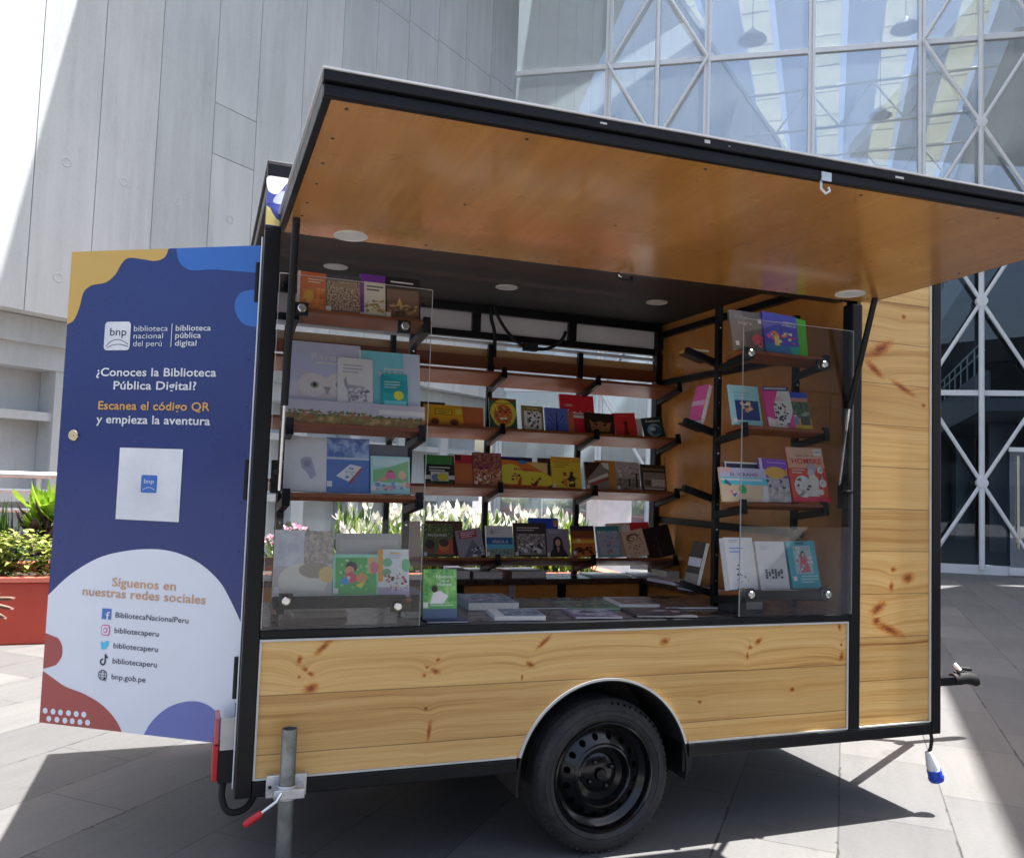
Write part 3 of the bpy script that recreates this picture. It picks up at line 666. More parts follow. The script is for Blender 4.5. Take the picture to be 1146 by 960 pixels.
# body shell
VAN = plain('dark_grey_floor', (.05, .05, .052), .6)
m = MB(); m.box(.053, 2.934, .315, YD-.315, .402, .43, VAN)
for ya, yb in ((.062, .3148), (YD-.3148, YD-.062)): m.box(.053, .965, ya, yb, .402, .43, VAN); m.box(1.70, 2.934, ya, yb, .402, .43, VAN)
m.build('floor', tr)
m = MB(); m.box(-.004, XR+.004, -.004, YD+.004, 2.436, 2.45, plain('dark_roof_sheet', (.03, .03, .035), .5)); m.build('roof', tr, None, .004)
m = MB(); m.box(.053, 2.934, .07, YD-.03, 2.40, 2.43, plain('charcoal_ceiling', (.028, .027, .027), .55)); cl = m.build('ceiling', tr)
def downlight(parent, fn, r=.058):
    d = MB(); d.lathe([(0, -.003), (r*.9, -.003), (r*.9, -.005), (r, -.004), (r, 0)], fn, plain('frosted_white_lamp_disc', (.72, .72, .7), .5), 32); d.build('downlight', parent, 40)
for x, y in ((.392, 1.132), (1.266, 1.133), (2.114, 1.07)): downlight(cl, lambda a, b, w, x=x, y=y: (x+a, y+b, 2.399+w))
# fascia above the flap with its colour print
m = MB(); m.box(0, 2.53, 0, .03, 2.30, 2.395, plain('navy_print', '#4a55a0', .35)); m.box(0, .049, 0.0005, .03, 2.226, 2.299, plain('navy_print', '#4a55a0', .35)); m.box(-.002, XR+.002, -.003, .03, 2.396, 2.434, BLACK); fa = m.build('roof_fascia', tr)
m = MB(); F = xz()
m.sheet(smoothpoly([(.001, 2.394), (.001, 2.35), (.012, 2.338), (.03, 2.336), (.045, 2.35), (.06, 2.375), (.075, 2.394)]), F, -.0015, flat('#e8e8f2'))
m.sheet([(.0005, 2.228), (.0005, 2.292), (.012, 2.286), (.022, 2.268), (.034, 2.252), (.048, 2.245), (.048, 2.228)], F, -.0015, flat('#e0b060'))
m.sheet(smoothpoly([(.02, 2.31), (.05, 2.35), (.1, 2.33), (.12, 2.303), (.06, 2.302)]), F, -.0012, flat('#8a90cc'))
m.build('print', fa)
# inner walls
m = MB(); m.box(2.478, 2.50, .062, YD-.062, .43, 2.398, PLY); m.build('inner_wall', tr); 
m = MB(); m.box(2.505, 2.93, YD-.05, YD-.03, .43, 2.398, PLY); m.box(2.955, 2.975, .062, YD-.062, .4, 2.398, PLY); m.build('end_wall', tr)
m = MB(); m.box(.053, 2.47, 1.64, 1.662, .43, .835, PLY)
for x in (.75, 1.16, 1.78, 2.36): m.box(x, x+.05, 1.61, 1.639, .43, .832, BLACK)
m.build('back_wall', tr)
m = MB()
for (a, b, mt) in ((2.205, 2.245, BLACK), (2.355, 2.40, BLACK)): m.box(.053, 2.47, 1.62, 1.66, a, b, mt)
for x in (.62, 1.24, 1.84, 2.43): m.box(x, x+.05, 1.615, 1.655, 2.246, 2.354, BLACK)
m.box(.053, .10, 1.62, 1.66, .87, 2.204, BLACK); m.box(2.43, 2.476, 1.62, 1.66, .87, 2.204, BLACK)
m.box(.053, 2.47, 1.645, 1.665, 2.10, 2.155, plain('pale_timber_strip', (.6, .42, .22), .5))
wf = m.build('back_window_frame', tr, None, .003)
GP = NT('grey_translucent_panel'); tl = GP.n('ShaderNodeBsdfTranslucent'); df = GP.n('ShaderNodeBsdfDiffuse'); ms = GP.n('ShaderNodeMixShader'); ms.inputs[0].default_value = .6
cr = GP.ramp(GP.noise(GP.coord(), 2, 3), [(.3, (.56, .54, .55)), (.7, (.62, .60, .61))])
GP.l(cr, tl.inputs[0]); GP.l(cr, df.inputs[0]); GP.l(df.outputs[0], ms.inputs[1]); GP.l(tl.outputs[0], ms.inputs[2]); GP.l(ms.outputs[0], GP.out.inputs[0]); GREYP = GP.m
for a, b in ((.10, .618), (.671, 1.238), (1.291, 1.838), (1.891, 2.428)):
    q = MB(); q.box(a, b, 1.64, 1.65, 2.247, 2.353, GREYP); q.build('vent_panel', wf)
m = MB(); m.tube([(.1, 1.63, 2.19), (2.42, 1.63, 2.178)], .010, WHITE, 10); m.build('lamp_tube', wf, 50)
m = MB(); m.tube(smooth3([(1.34, 1.6, 2.398), (1.345, 1.6, 2.32), (1.362, 1.59, 2.25), (1.37, 1.59, 2.10), (1.355, 1.58, 2.02)]), .011, MATT, 8)
m.tube(smooth3([(1.35, 1.58, 2.398), (1.37, 1.57, 2.34), (1.43, 1.56, 2.25), (1.52, 1.56, 2.18), (1.60, 1.56, 2.165), (1.70, 1.57, 2.18), (1.78, 1.58, 2.24), (1.81, 1.6, 2.29)]), .010, MATT, 8)
m.box(1.53, 1.61, 1.53, 1.575, 2.15, 2.195, MATT); m.build('power_lead', tr, 60)
# counters
COUNT = plain('dark_brown_counter', (.065, .036, .030), .26, 0, .18, 4, 0, .3)
m = MB(); m.box(.06, 2.47, .051, .62, .855, .882, COUNT); m.box(.06, 2.47, .60, .62, .43, .854, PLY); m.build('counter', tr, None, .004)
m = MB(); m.box(.06, 2.46, 1.38, 1.66, .842, .872, COUNT); c_ = m.build('counter', tr, None, .004); m = MB(); m.box(.065, 2.29, 1.40, 1.415, .43, .841, PLY); m.build('cupboard_front', c_); m = MB()
for x in (.62, 1.13, 1.72, 2.23): m.box(x, x+.045, 1.385, 1.399, .43, .841, BLACK)
m.build('cupboard_post', c_)
m = MB(); m.box(2.24, 2.476, .625, 1.378, .842, .872, COUNT); c_ = m.build('counter', tr, None, .004); m = MB(); m.box(2.29, 2.305, .63, 1.398, .43, .841, PLY); m.build('cupboard_front', c_)
m = MB(); m.box(1.425, 1.465, 1.376, 1.384, .745, .84, ZINC); m.lathe([(0, -.004), (.008, -.003), (.008, 0)], lambda a, b, w: (1.445+a, 1.376+w, .77+b), BLACK, 10); m.build('hasp', tr)
# shelves: racks and tilted boards
T14 = math.radians(14); cT, sT = math.cos(T14), math.sin(T14)
def board(x0, x1, yb, zb, parent, front=.06, back=.14, th=.016, mt=None, tl=14):
    ct, st = math.cos(math.radians(tl)), math.sin(math.radians(tl)); b = MB(); fn = lambda x, s_, w: (x, yb+s_*ct+w*st, zb-s_*st+w*ct)
    b.box(x0, x1, -front, back, -th, 0, mt or BOARD, fn); return b.build('shelf_board', parent, None, .002)
def arm(mb, x, yb, zb, f=.10, b=.15, lip=True, tl=14):
    ct, st = math.cos(math.radians(tl)), math.sin(math.radians(tl)); fn = lambda xx, s_, w: (xx, yb+s_*ct+w*st, zb-s_*st+w*ct)
    mb.box(x-.013, x+.013, -f, b, -.047, -.018, BLACK, fn); mb.box(x-.013, x+.013, -f, -f+.02, -.0475, .012, BLACK, fn)
rk = MB()
for x in (.22, .78, 1.34, 1.90, 2.425):
    rk.box(x-.015, x+.015, 1.565, 1.595, .873, 2.17 if x < 2.4 else 2.399, BLACK)
    for z in (1.975, 1.672, 1.358, .975): arm(rk, x, 1.42, z)
rb = rk.build('shelf_rack', tr, None, .002)
for z in (1.975, 1.672, 1.358, .975): board(.08, 2.44, 1.42, z, rb)
b_ = MB(); b_.box(.08, 2.44, 1.575, 1.592, 2.03, 2.10, BOARD); b_.build('shelf_board', rb)
def front_rack(xa, xb, tiers, name):
    rk = MB()
    for x in (xa, xb):
        rk.box(x-.013, x+.013, .215, .241, .883, 2.04 if x < 1 else 2.20, BLACK)
        for z in tiers: arm(rk, x, .07, z, .05, .16, False, 8)
        for z in np.arange(1.0, 2.2, .11): rk.lathe([(0, .001), (.004, .0)], lambda a, b, w, x=x, z=z: (x+a, .214-w, z+b), CHROME, 8)
    r = rk.build('shelf_rack', tr, None, .002)
    for z in tiers: board(xa-.02 if xa > 1 else xa, xb+.02, .07, z, r, .045, .085, .014, None, 8)
    return r
rL = front_rack(.115, .575, (1.958, 1.568, 1.328, .968), 'left'); rR = front_rack(1.945, 2.36, (1.972, 1.658, 1.338, .976), 'right')
# side rack facing the opening
sr = MB()
for z in (2.0, 1.69, 1.40, .99):
    sr.bar((1.955, .26, z-.05), (1.80, .26, z-.005), .026, .03, BLACK)
    sr.bar((1.93, .325, z-.042), (1.82, .325, z-.010), .05, .006, BLACK)
for z in (2.33, 2.03, 1.2): sr.bar((2.46, .30, z), (2.46, 1.615, z), .03, .035, BLACK)
sr.build('side_rack', tr, None, .002)
# clear acrylic panels with chrome bolts
def acrylic():
    t = NT('clear_acrylic'); fr = t.n('ShaderNodeFresnel'); fr.inputs[0].default_value = 1.49
    tp = t.n('ShaderNodeBsdfTransparent'); tp.inputs[0].default_value = (.95, .955, .96, 1)
    gl = t.n('ShaderNodeBsdfGlossy'); gl.inputs['Roughness'].default_value = .02
    ms = t.n('ShaderNodeMixShader'); t.l(t.math('MULTIPLY', fr.outputs[0], .75), ms.inputs[0]); t.l(tp.outputs[0], ms.inputs[1]); t.l(gl.outputs[0], ms.inputs[2]); t.l(ms.outputs[0], t.out.inputs[0]); return t.m
ACR = acrylic(); EDGE = plain('pale_acrylic_edge', (.55, .56, .58), .3)
def panel(x0, x1, z0, z1, bolts):
    p = MB(); p.box(x0, x1, -.010, -.005, z0, z1, ACR); p = p.build('clear_panel', tr); e = MB()
    for xe in (x0, x1-.0012): e.box(xe, xe+.0012, -.0104, -.0046, z0+.002, z1, EDGE)
    e.box(x0+.002, x1-.002, -.0104, -.0046, z1+.0002, z1+.0014, EDGE); e.build('polished_edge', p)
    for x, z in bolts:
        q = MB(); q.lathe([(0, -.024), (.011, -.024), (.0145, -.020), (.0145, -.0105)], lambda a, b, w: (x+a, w, z+b), CHROME, 20)
        q.box(x-.022, x+.022, -.0045, .012, z-.022, z+.022, MATT); q.build('bolt', p, 40)
panel(.054, .585, .883, 2.068, ((.132, 1.955), (.488, 1.929), (.129, .977), (.505, .953)))
panel(1.905, 2.474, .883, 2.10, ((1.94, 1.959), (2.314, 1.941), (1.959, .973), (2.345, .968)))
for (x0, x1) in ((.09, .54), (1.93, 2.38)):
    q = MB(); q.box(x0, x1, .015, .04, .945, .985, MATT); q.build('shelf_rail', rL if x0 < 1 else rR, None, .002)
# ---- raised flap (awning)
fl = MB(); HL = Vector((.045, .030, 2.218)); ex = Vector((2.455, -.105, -.002)).normalized()
def aw(u, v, w):                                               # u along the hinge, v outward, w up
    return tuple(HL+ex*u+Vector((.010*v, -v, .020*v))+Vector((0, 0, w)))
AL, AD = 2.455, 1.065
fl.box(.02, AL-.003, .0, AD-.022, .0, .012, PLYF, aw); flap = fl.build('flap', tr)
m = MB()
m.box(0, AL, AD-.02, AD, -.004, .024, BLACK, aw); m.box(-.004, AL+.004, AD-.016, AD+.012, .026, .05, BLACK, aw)
m.box(0, .018, 0, AD-.021, -.004, .05, BLACK, aw); m.box(AL-.002, AL+.004, 0, AD-.021, .0, .05, BLACK, aw); m.box(0.019, AL-.003, 0, .02, .013, .05, BLACK, aw)
m.build('flap_frame', flap, None, .003)
m = MB(); m.box(-.006, AL+.006, -.01, AD+.016, .0505, .055, plain('white_flap_skin', (.75, .75, .76), .4), aw); m.build('flap_skin', flap)
m = MB()
for u in (.06, .5, 1.0, 1.5, 2.0, 2.4):
    for v in (.05, .5, AD-.06):
        m.lathe([(0, -.0012), (.0045, -.001), (.005, .0)], lambda a, b, w, u=u, v=v: aw(u+a, v+b, w), MATT, 10)
for v in (.2, .33, .66, .83): m.lathe([(0, -.0012), (.0045, -.001), (.005, .0)], lambda a, b, w, v=v: aw(.055+a, v+b, w), MATT, 10)
m.build('screw_heads', flap)
for u, v in ((.235, .055), (2.27, .095)): downlight(flap, lambda a, b, w, u=u, v=v: aw(u+a, v+b, w))
m = MB()                                                       # latch eyes on the outer rim
for u in (1.33,): m.box(u-.016, u+.016, AD+.0005, AD+.004, -.006, .018, ZINC, aw); m.tube([aw(u-.012, AD-.004, -.005), aw(u-.014, AD, -.028), aw(u, AD, -.040), aw(u+.014, AD, -.032), aw(u+.012, AD-.004, -.02)], .004, ZINC, 8)
m.build('latch', flap, 50)
m = MB(); 
for u in (.60, .66, .95, 1.02, 1.55, 2.22): m.box(u, u+.03*random.random()+.004, AD+.0125, AD+.0128, .030+.012*random.random(), .036+.008*random.random(), flat('#9a9a96'), aw)
m.build('paint_chips', flap)
m = MB(); m.tube([(1.33, .03, 2.24), (1.33, .0, 2.205), (1.345, -.03, 2.185), (1.37, -.03, 2.19), (1.375, -.02, 2.205)], .007, MATT, 8); m.build('hook', tr, 60)
# gas struts
def strut(a, mid, b):
    s_ = MB(); s_.tube([a, mid], .0125, BLACK, 12); s_.lathe([(0, 0), (.012, 0), (.012, .03), (0, .03)], lambda x, y, w: (a[0]+x, a[1]+y, a[2]-.012+w), MATT, 12); g = s_.build('gas_strut', tr, 50)
    r = MB(); r.tube([mid, b], .0055, CHROME, 10); r.build('piston_rod', g, 60)
strut((2.455, -.15, 2.213), (2.45, -.012, 1.76), (2.44, .03, 1.43)); strut((.088, -.14, 2.215), (.088, -.05, 1.62), (.088, -.02, 1.34))
m = MB()
for x in (2.45, .075): m.box(x-.012, x+.02, -.004, .04, 1.33, 1.44, MATT); m.lathe([(0, -.03), (.008, -.03), (.01, 0)], lambda a, b, w, x=x: (x+a, w, 1.40+b), MATT, 10)
m.build('strut_bracket', tr)
# ---- tail light, cable, hitch, jack
m = MB(); m.box(-.051, -.004, .085, .215, .37, .475, MATT); m.box(-.003, .0, .06, .25, .36, .6, MATT); tlm = m.build('tail_light', tr, None, .004)
m = MB(); m.box(-.071, -.052, .09, .21, .375, .49, PLASTIC_RED); m.box(-.069, -.052, .095, .205, .493, .58, plain('red_clear_lens', (.5, .1, .1), .2)); m.build('lens', tlm, None, .004)
m = MB(); m.box(-.050, -.004, .084, .092, .478, .582, plain('silver_reflector', (.55, .55, .55), .35, .3)); m.build('reflector', tlm)
m = MB(); m.tube(smooth3([(-.03, .11, .385), (-.035, .10, .33), (-.02, .09, .285), (.01, .09, .272), (.05, .1, .285), (.08, .13, .33)]), .011, MATT, 10); m.build('light_cable', tr, 60)
jk = MB(); jx, jy = .157, -.055
jk.lathe([(.0205, .575), (.025, .575), (.025, .16), (.0205, .16)], lambda a, b, w: (jx+a, jy+b, w), plain('galvanised_tube', (.27, .285, .28), .45, .8, .3, 18), 24, True)
jk.lathe([(.022, .16), (.022, .03), (.0, .03)], lambda a, b, w: (jx+a, jy+b, w), MATT, 20); jk.box(jx-.06, jx+.06, jy-.06, jy+.06, .001, .012, ZINC); jk.lathe([(.02, .012), (.03, .013), (.024, .05)], lambda a, b, w: (jx+a, jy+b, w), MATT, 16)
j = jk.build('jack_stand', tr, 40)
m = MB(); m.box(jx-.062, jx+.066, -.024, .000, .348, .418, ZINC); m.box(jx-.042, jx+.054, jy-.034, -.0245, .362, .392, ZINC); m.lathe([(.0255, .355), (.032, .355), (.032, .40), (.0255, .40)], lambda a, b, w: (jx+a, jy+b, w), ZINC, 24, True)
for dx in (-.05, .05): m.lathe([(0, -.006), (.006, -.005), (.006, 0)], lambda a, b, w, dx=dx: (jx+dx+a, -.024+w, .383+b), MATT, 8)
m.build('clamp', j, 40, .003)
m = MB(); m.tube([(jx-.02, jy-.035, .385), (jx-.035, jy-.05, .365), (jx-.085, jy-.06, .335)], .006, CHROME, 10); hd = m.build('handle', j, 60)
m = MB(); m.tube([(jx-.078, jy-.059, .339), (jx-.085, jy-.06, .335), (jx-.125, jy-.066, .312), (jx-.132, jy-.067, .308)], [.008, .0115, .0115, .006], PLASTIC_RED, 12); m.build('grip', j, 60)
m = MB(); m.tube([(2.94, .015, .36), (2.945, .01, .32), (2.938, .01, .285), (2.93, .012, .262)], .008, MATT, 10); pc = m.build('power_cable', tr, 60)
PB = plain('blue_plastic', (.01, .06, .5), .4)
m = MB(); ax = Vector((.10, -.02, -.30)).normalized(); a0 = Vector((2.926, .012, .268)); b0 = ax.orthogonal().normalized(); c0 = ax.cross(b0)
pf = lambda x, y, w: tuple(a0+ax*w+b0*x+c0*y)
m.lathe([(.0, -.002), (.014, 0), (.018, .02), (.026, .06), (.026, .085), (.0, .085)], pf, WHITE, 20); pg = m.build('plug', pc, 40)
m = MB(); m.lathe([(.027, .080), (.030, .082), (.031, .125), (.026, .126), (.026, .09)], pf, PB, 20); m.lathe([(.034, .118), (.03, .132), (.024, .127)], pf, PB, 20); m.build('plug_collar', pc, 40)
m = MB(); m.bar((2.9, .35, .36), (3.78, .83, .335), .04, .05, BLACK); m.bar((2.9, 1.37, .36), (3.78, .87, .335), .04, .05, BLACK); m.bar((3.7, .85, .335), (4.06, .85, .335), .05, .05, BLACK)
tb = m.build('tow_bar', tr, None, .004)
m = MB(); m.tube([(4.0, .85, .34), (4.10, .85, .345), (4.17, .85, .33), (4.19, .85, .305)], [.034, .036, .034, .022], MATT, 12); m.tube([(4.02, .85, .375), (4.07, .85, .40), (4.14, .85, .39)], .011, MATT, 8); m.tube([(4.04, .83, .39), (4.04, .87, .42)], .012, ZINC, 8); m.build('coupling', tb, 50)
# ---- the rear door with its printed sign
DA = Vector((-.665, .64, 0)); DU = Vector((.8359, -.5489, 0)).normalized(); DN = Vector((-.5489, -.8359, 0)).normalized()
def dr(u, v, w=0): q = DA+DU*u+DN*w; return (q.x, q.y, v)
NAVY = plain('navy_vinyl', (.014, .032, .17), .26, 0, .10, 1.2, 0, .2)
m = MB(); m.box(0, .80, .455, 2.21, -.04, 0, NAVY, dr); door = m.build('rear_door', tr, None, .002)
DWH = plain('white_vinyl', (.80, .83, .90), .3, 0, .025, 3); DYE = plain('yellow_vinyl', (.66, .42, .10), .3, 0, .025, 3); DBL = plain('blue_vinyl', (.04, .16, .52), .3, 0, .025, 3); DRD = plain('brick_red_vinyl', (.42, .085, .075), .3, 0, .025, 3); DPU = plain('lilac_vinyl', (.16, .19, .50), .3, 0, .025, 3)
m = MB(); m.sheet([(.001, 2.209), (.419, 2.209)]+smoothpoly([(.419, 2.209), (.404, 2.176), (.364, 2.164), (.31, 2.172), (.25, 2.178), (.221, 2.155), (.2, 2.119), (.16, 2.088), (.1, 2.078), (.065, 2.052), (.051, 1.994), (.03, 1.946), (.001, 1.93)], 5, False)[1:], dr, .0008, DYE); m.build('colour_shape', door)
m = MB(); m.sheet(smoothpoly([(.451, 2.209), (.463, 2.164), (.494, 2.134), (.535, 2.124), (.604, 2.126), (.683, 2.119), (.799, 2.108)], 5, False)+[(.799, 2.209)], dr, .0008, DBL); m.build('colour_shape', door)
m = MB(); m.sheet(smoothpoly([(.799, 2.049), (.733, 2.042), (.707, 2.015), (.705, 1.979), (.722, 1.944), (.751, 1.921), (.799, 1.913)], 5, False), dr, .0008, DBL); m.build('colour_shape', door)
m = MB(); m.sheet([(.799, .456), (.001, .456)]+smoothpoly([(.001, .918), (.09, .998), (.202, 1.064), (.315, 1.096), (.428, 1.109), (.524, 1.102), (.62, 1.07), (.702, 1.013), (.752, .948), (.799, .87)], 5, False), dr, .0008, DWH); m.build('colour_shape', door)
m = MB(); m.sheet(smoothpoly([(.001, .78), (.036, .771), (.058, .764), (.077, .737), (.078, .702), (.061, .674), (.045, .664), (.001, .65)], 5, False), dr, .0016, DRD); m.build('colour_shape', door)
m = MB(); m.sheet([(.001, .457)]+smoothpoly([(.001, .642), (.049, .619), (.101, .595), (.177, .577), (.245, .552), (.297, .519), (.332, .484), (.350, .457)], 5, False), dr, .0016, DRD); m.build('colour_shape', door)
m = MB(); m.sheet(smoothpoly([(.440, .457), (.466, .501), (.511, .546), (.563, .575), (.625, .59), (.679, .585), (.726, .559), (.760, .515), (.772, .457)], 5, False), dr, .0016, DPU); m.build('colour_shape', door)
m = MB(); m.sheet(smoothpoly([(.775, .457), (.779, .487), (.787, .503), (.799, .508)], 4, False)+[(.799, .457)], dr, .0024, DPU); m.build('colour_shape', door)
m = MB()
for u, v in ((.024, .501), (.058, .501), (.09, .501), (.124, .502), (.157, .502), (.189, .503), (.042, .474), (.077, .474), (.111, .474), (.142, .475), (.175, .475), (.207, .476)): m.disc(u, v, .0105, .0105, dr, .0024, DWH)
m.build('dot_pattern', door)
PW = plain('white_lettering', (.76, .77, .8), .35); PO = plain('orange_lettering', (.70, .38, .11), .35); PT = plain('tan_lettering', (.62, .36, .20), .35); PD = plain('dark_lettering', (.02, .022, .07), .35)
def rrect(u0, v0, u1, v1, r): 
    o = []
    for cx, cy, a in ((u1-r, v1-r, 0), (u0+r, v1-r, 90), (u0+r, v0+r, 180), (u1-r, v0+r, 270)):
        o += [(cx+r*math.cos(math.radians(a+d)), cy+r*math.sin(math.radians(a+d))) for d in range(0, 91, 15)]
    return o
m = MB(); m.sheet(rrect(.170, 1.831, .281, 1.938, .014), dr, .0024, PW)
m.text('bnp', dr, .229, 1.886, .030, .0032, PD, 'CENTER', 0, .070)
m.ribbon(smoothpoly([(.178, 1.846), (.2, 1.864), (.226, 1.871), (.25, 1.866), (.274, 1.853)], 5, False), .0011, dr, .0032, PD)
m.ribbon(smoothpoly([(.184, 1.840), (.205, 1.849), (.229, 1.853), (.252, 1.851), (.275, 1.844)], 5, False), .0011, dr, .0032, PD)
m.build('logo', door)
m = MB()
for t_, v, wd in (('biblioteca', 1.902, .142), ('nacional', 1.8745, .124), ('del perú', 1.846, .121)): m.text(t_, dr, .295, v, .021, .0024, PW, 'LEFT', 0, wd)
m.build('word_mark', door); m = MB(); m.sheet([(.4525, 1.842), (.4555, 1.842), (.4555, 1.929), (.4525, 1.929)], dr, .0024, PW); m.build('divider_line', door); m = MB()
for t_, v, wd in (('biblioteca', 1.902, .144), ('pública', 1.8755, .105), ('digital', 1.847, .089)): m.text(t_, dr, .470, v, .021, .0024, PW, 'LEFT', .012, wd)
m.build('word_mark', door)
for t_, v, wd, mt in (('¿Conoces la Biblioteca', 1.735, .500, PW), ('Pública Digital?', 1.686, .345, PW), ('Escanea el código QR', 1.611, .465, PO), ('y empieza la aventura', 1.560, .474, PW)):
    MB().text(t_, dr, .396, v, .031, .0024, mt, 'CENTER', .018, wd).build('text_line', door)
m = MB(); m.sheet([(.268, 1.210), (.530, 1.210), (.530, 1.471), (.268, 1.471)], dr, .0024, PW)
m.sheet(rrect(.366, 1.310, .432, 1.374, .006), dr, .0032, DBL); m.text('bnp', dr, .399, 1.344, .017, .004, PW, 'CENTER', 0, .040)
m.ribbon(smoothpoly([(.374, 1.320), (.399, 1.330), (.424, 1.322)], 5, False), .0009, dr, .004, PW); m.build('code_card', door)
m = MB()
for t_, v, wd in (('Síguenos en', .968, .262), ('nuestras redes sociales', .928, .506)): MB().text(t_, dr, .402, v, .032, .0024, PT, 'CENTER', .014, wd).build('text_line', door)
for t_, v, wd in (('BibliotecaNacionalPeru', .857, .298), ('bibliotecaperu', .802, .182), ('bibliotecaperu', .748, .182), ('bibliotecaperu', .694, .182), ('bnp.gob.pe', .638, .140)): MB().text(t_, dr, .294, v, .020, .0024, PD, 'LEFT', .004, wd).build('text_line', door)
FB = flat('#3b5998')
m = MB(); m.sheet([(.237, .848), (.276, .848), (.276, .886), (.237, .886)], dr, .0024, FB); m.text('f', dr, .263, .848, .028, .0032, PW, 'CENTER', .02, .017); m.build('icon', door)
IG = flat('#c0407a')
m = MB(); m.sheet(rrect(.238, .790, .275, .828, .010), dr, .0024, IG); m.sheet(rrect(.2415, .7935, .2715, .8245, .0075), dr, .0032, DWH); m.disc(.2565, .809, .0095, .0095, dr, .004, IG); m.disc(.2565, .809, .0063, .0063, dr, .0048, DWH); m.disc(.266, .8185, .0018, .0018, dr, .004, IG, 8); m.build('icon', door)
m = MB(); TW = flat('#3aa0dc'); TB = [(.239, .744), (.249, .7395), (.259, .741), (.267, .747), (.2715, .757), (.272, .762), (.276, .767), (.2725, .767), (.2745, .7715), (.270, .770), (.2645, .7725), (.259, .7705), (.2565, .7645), (.249, .764), (.241, .770), (.2395, .763), (.2425, .759), (.2395, .7595), (.2415, .753), (.245, .7505), (.243, .7495), (.2465, .7465)]
m.sheet(TB, dr, .0024, TW); m.build('icon', door)
m = MB(); m.ribbon([(.2535+.0095*math.cos(a), .6955+.0095*math.sin(a)) for a in np.linspace(1.5, 6.28, 16)]+[(.263, .724)], .003, dr, .0024, PD); m.ribbon(smoothpoly([(.262, .724), (.265, .716), (.273, .712)], 4, False), .0032, dr, .0026, PD); m.build('icon', door)
m = MB(); c = (.256, .649); R_ = .0175
m.ribbon([(c[0]+R_*math.cos(a), c[1]+R_*math.sin(a)) for a in np.linspace(0, 6.283, 25)], .0012, dr, .0024, PD); m.ribbon([(c[0]+.008*math.cos(a), c[1]+R_*math.sin(a)) for a in np.linspace(0, 6.283, 25)], .0009, dr, .0026, PD)
m.ribbon([(c[0]-R_, c[1]), (c[0]+R_, c[1])], .0009, dr, .0027, PD); m.ribbon([(c[0]-.015, c[1]+.009), (c[0]+.015, c[1]+.009)], .0008, dr, .0028, PD); m.ribbon([(c[0]-.015, c[1]-.009), (c[0]+.015, c[1]-.009)], .0008, dr, .0029, PD)
m.sheet([(.262, .645), (.262, .629), (.266, .633), (.269, .628), (.272, .630), (.269, .635), (.274, .636)], dr, .0034, PD); m.build('icon', door)
m = MB(); m.lathe([(.0, .012), (.006, .012), (.007, .009), (.018, .009), (.021, .006), (.021, 0)], lambda a, b, w: dr(.066+a, 1.512+b, w+.0005), plain('brass_lock', (.75, .62, .42), .25, .9), 24); m.build('lock', door, 40)
m = MB()
for u in (.03, .77):
    for v in np.arange(1.12, 1.9, .17): m.lathe([(0, .0022), (.004, .0018), (.006, 0)], lambda a, b, w, u=u, v=v: dr(u+a, v+b, w), NAVY, 8)
m.build('rivets', door)
m = MB()
for v in (.62, 1.3, 2.0): m.tube([(-.004, .185, v), (-.004, .185, v+.14)], .012, BLACK, 10)
m.tube([(-.004, .06, .36), (-.004, .06, 2.2)], .003, WHITE, 8); m.build('hinge', tr, 50)
# ================================================================== BOOKS
PAGES = plain('book_pages', (.80, .78, .72), .8, 0, .10, 60); STICK = flat('#e6e6ea')
def art(mb, w, h, fn, items, base):
    """items in 0..1 of the cover; each layer lies a hair above the one before"""
    lv = .0006
    for it in items:
        k = it[0]
        if k == 'r': _, a, b, c, d, col = it; mb.sheet([(a*w, b*h), (c*w, b*h), (c*w, d*h), (a*w, d*h)], fn, lv, flat(col))
        elif k == 'n': _, a, b, c, d, mt = it; mb.sheet([(a*w, b*h), (c*w, b*h), (c*w, d*h), (a*w, d*h)], fn, lv, mt)
        elif k == 'e': _, a, b, c, d, col = it; mb.disc(a*w, b*h, c*w, d*h, fn, lv, flat(col), 18)
        elif k == 'p': _, pts, col = it; mb.sheet([(a*w, b*h) for a, b in pts], fn, lv, flat(col))
        elif k == 't': _, t_, a, b, sz, col, al, wd = it; mb.text(t_, fn, a*w, b*h, sz*h, lv, flat(col), al, .01, wd*w if wd else None)
        elif k == 'l':                                              # rows of small print
            _, a, b, c, n, dz, th, col = it
            for i in range(n): mb.sheet([(a*w, (b-i*dz)*h), ((c-(.12 if i == n-1 and n > 1 else 0)*(c-a)*2)*w, (b-i*dz)*h), ((c-(.12 if i == n-1 and n > 1 else 0)*(c-a)*2)*w, (b-i*dz+th)*h), (a*w, (b-i*dz+th)*h)], fn, lv, flat(col))
        elif k == 's': _, a, b = it; mb.sheet([(a*w, b*h), (a*w+.018, b*h), (a*w+.018, b*h+.020), (a*w, b*h+.020)], fn, lv, STICK)
        elif k == 'd':                                              # scattered dabs inside a box: small figures, foliage, ornament
            _, a, b, c, d, n, sz, cols, seed = it; rr = random.Random(seed)
            for i in range(n):
                x = rr.uniform(a, c)*w; y = rr.uniform(b, d)*h; s_ = sz*h*rr.uniform(.6, 1.4); an = rr.uniform(0, 6.28); el = rr.uniform(.4, 1)
                mb.sheet([(x+s_*math.cos(an+q)*1.0, y+s_*el*math.sin(an+q)) for q in (0, 1.2, 2.4, 3.5, 4.9)], fn, lv+.00002*(i % 9), flat(rr.choice(cols)))
            lv += .0002
        lv += .0003
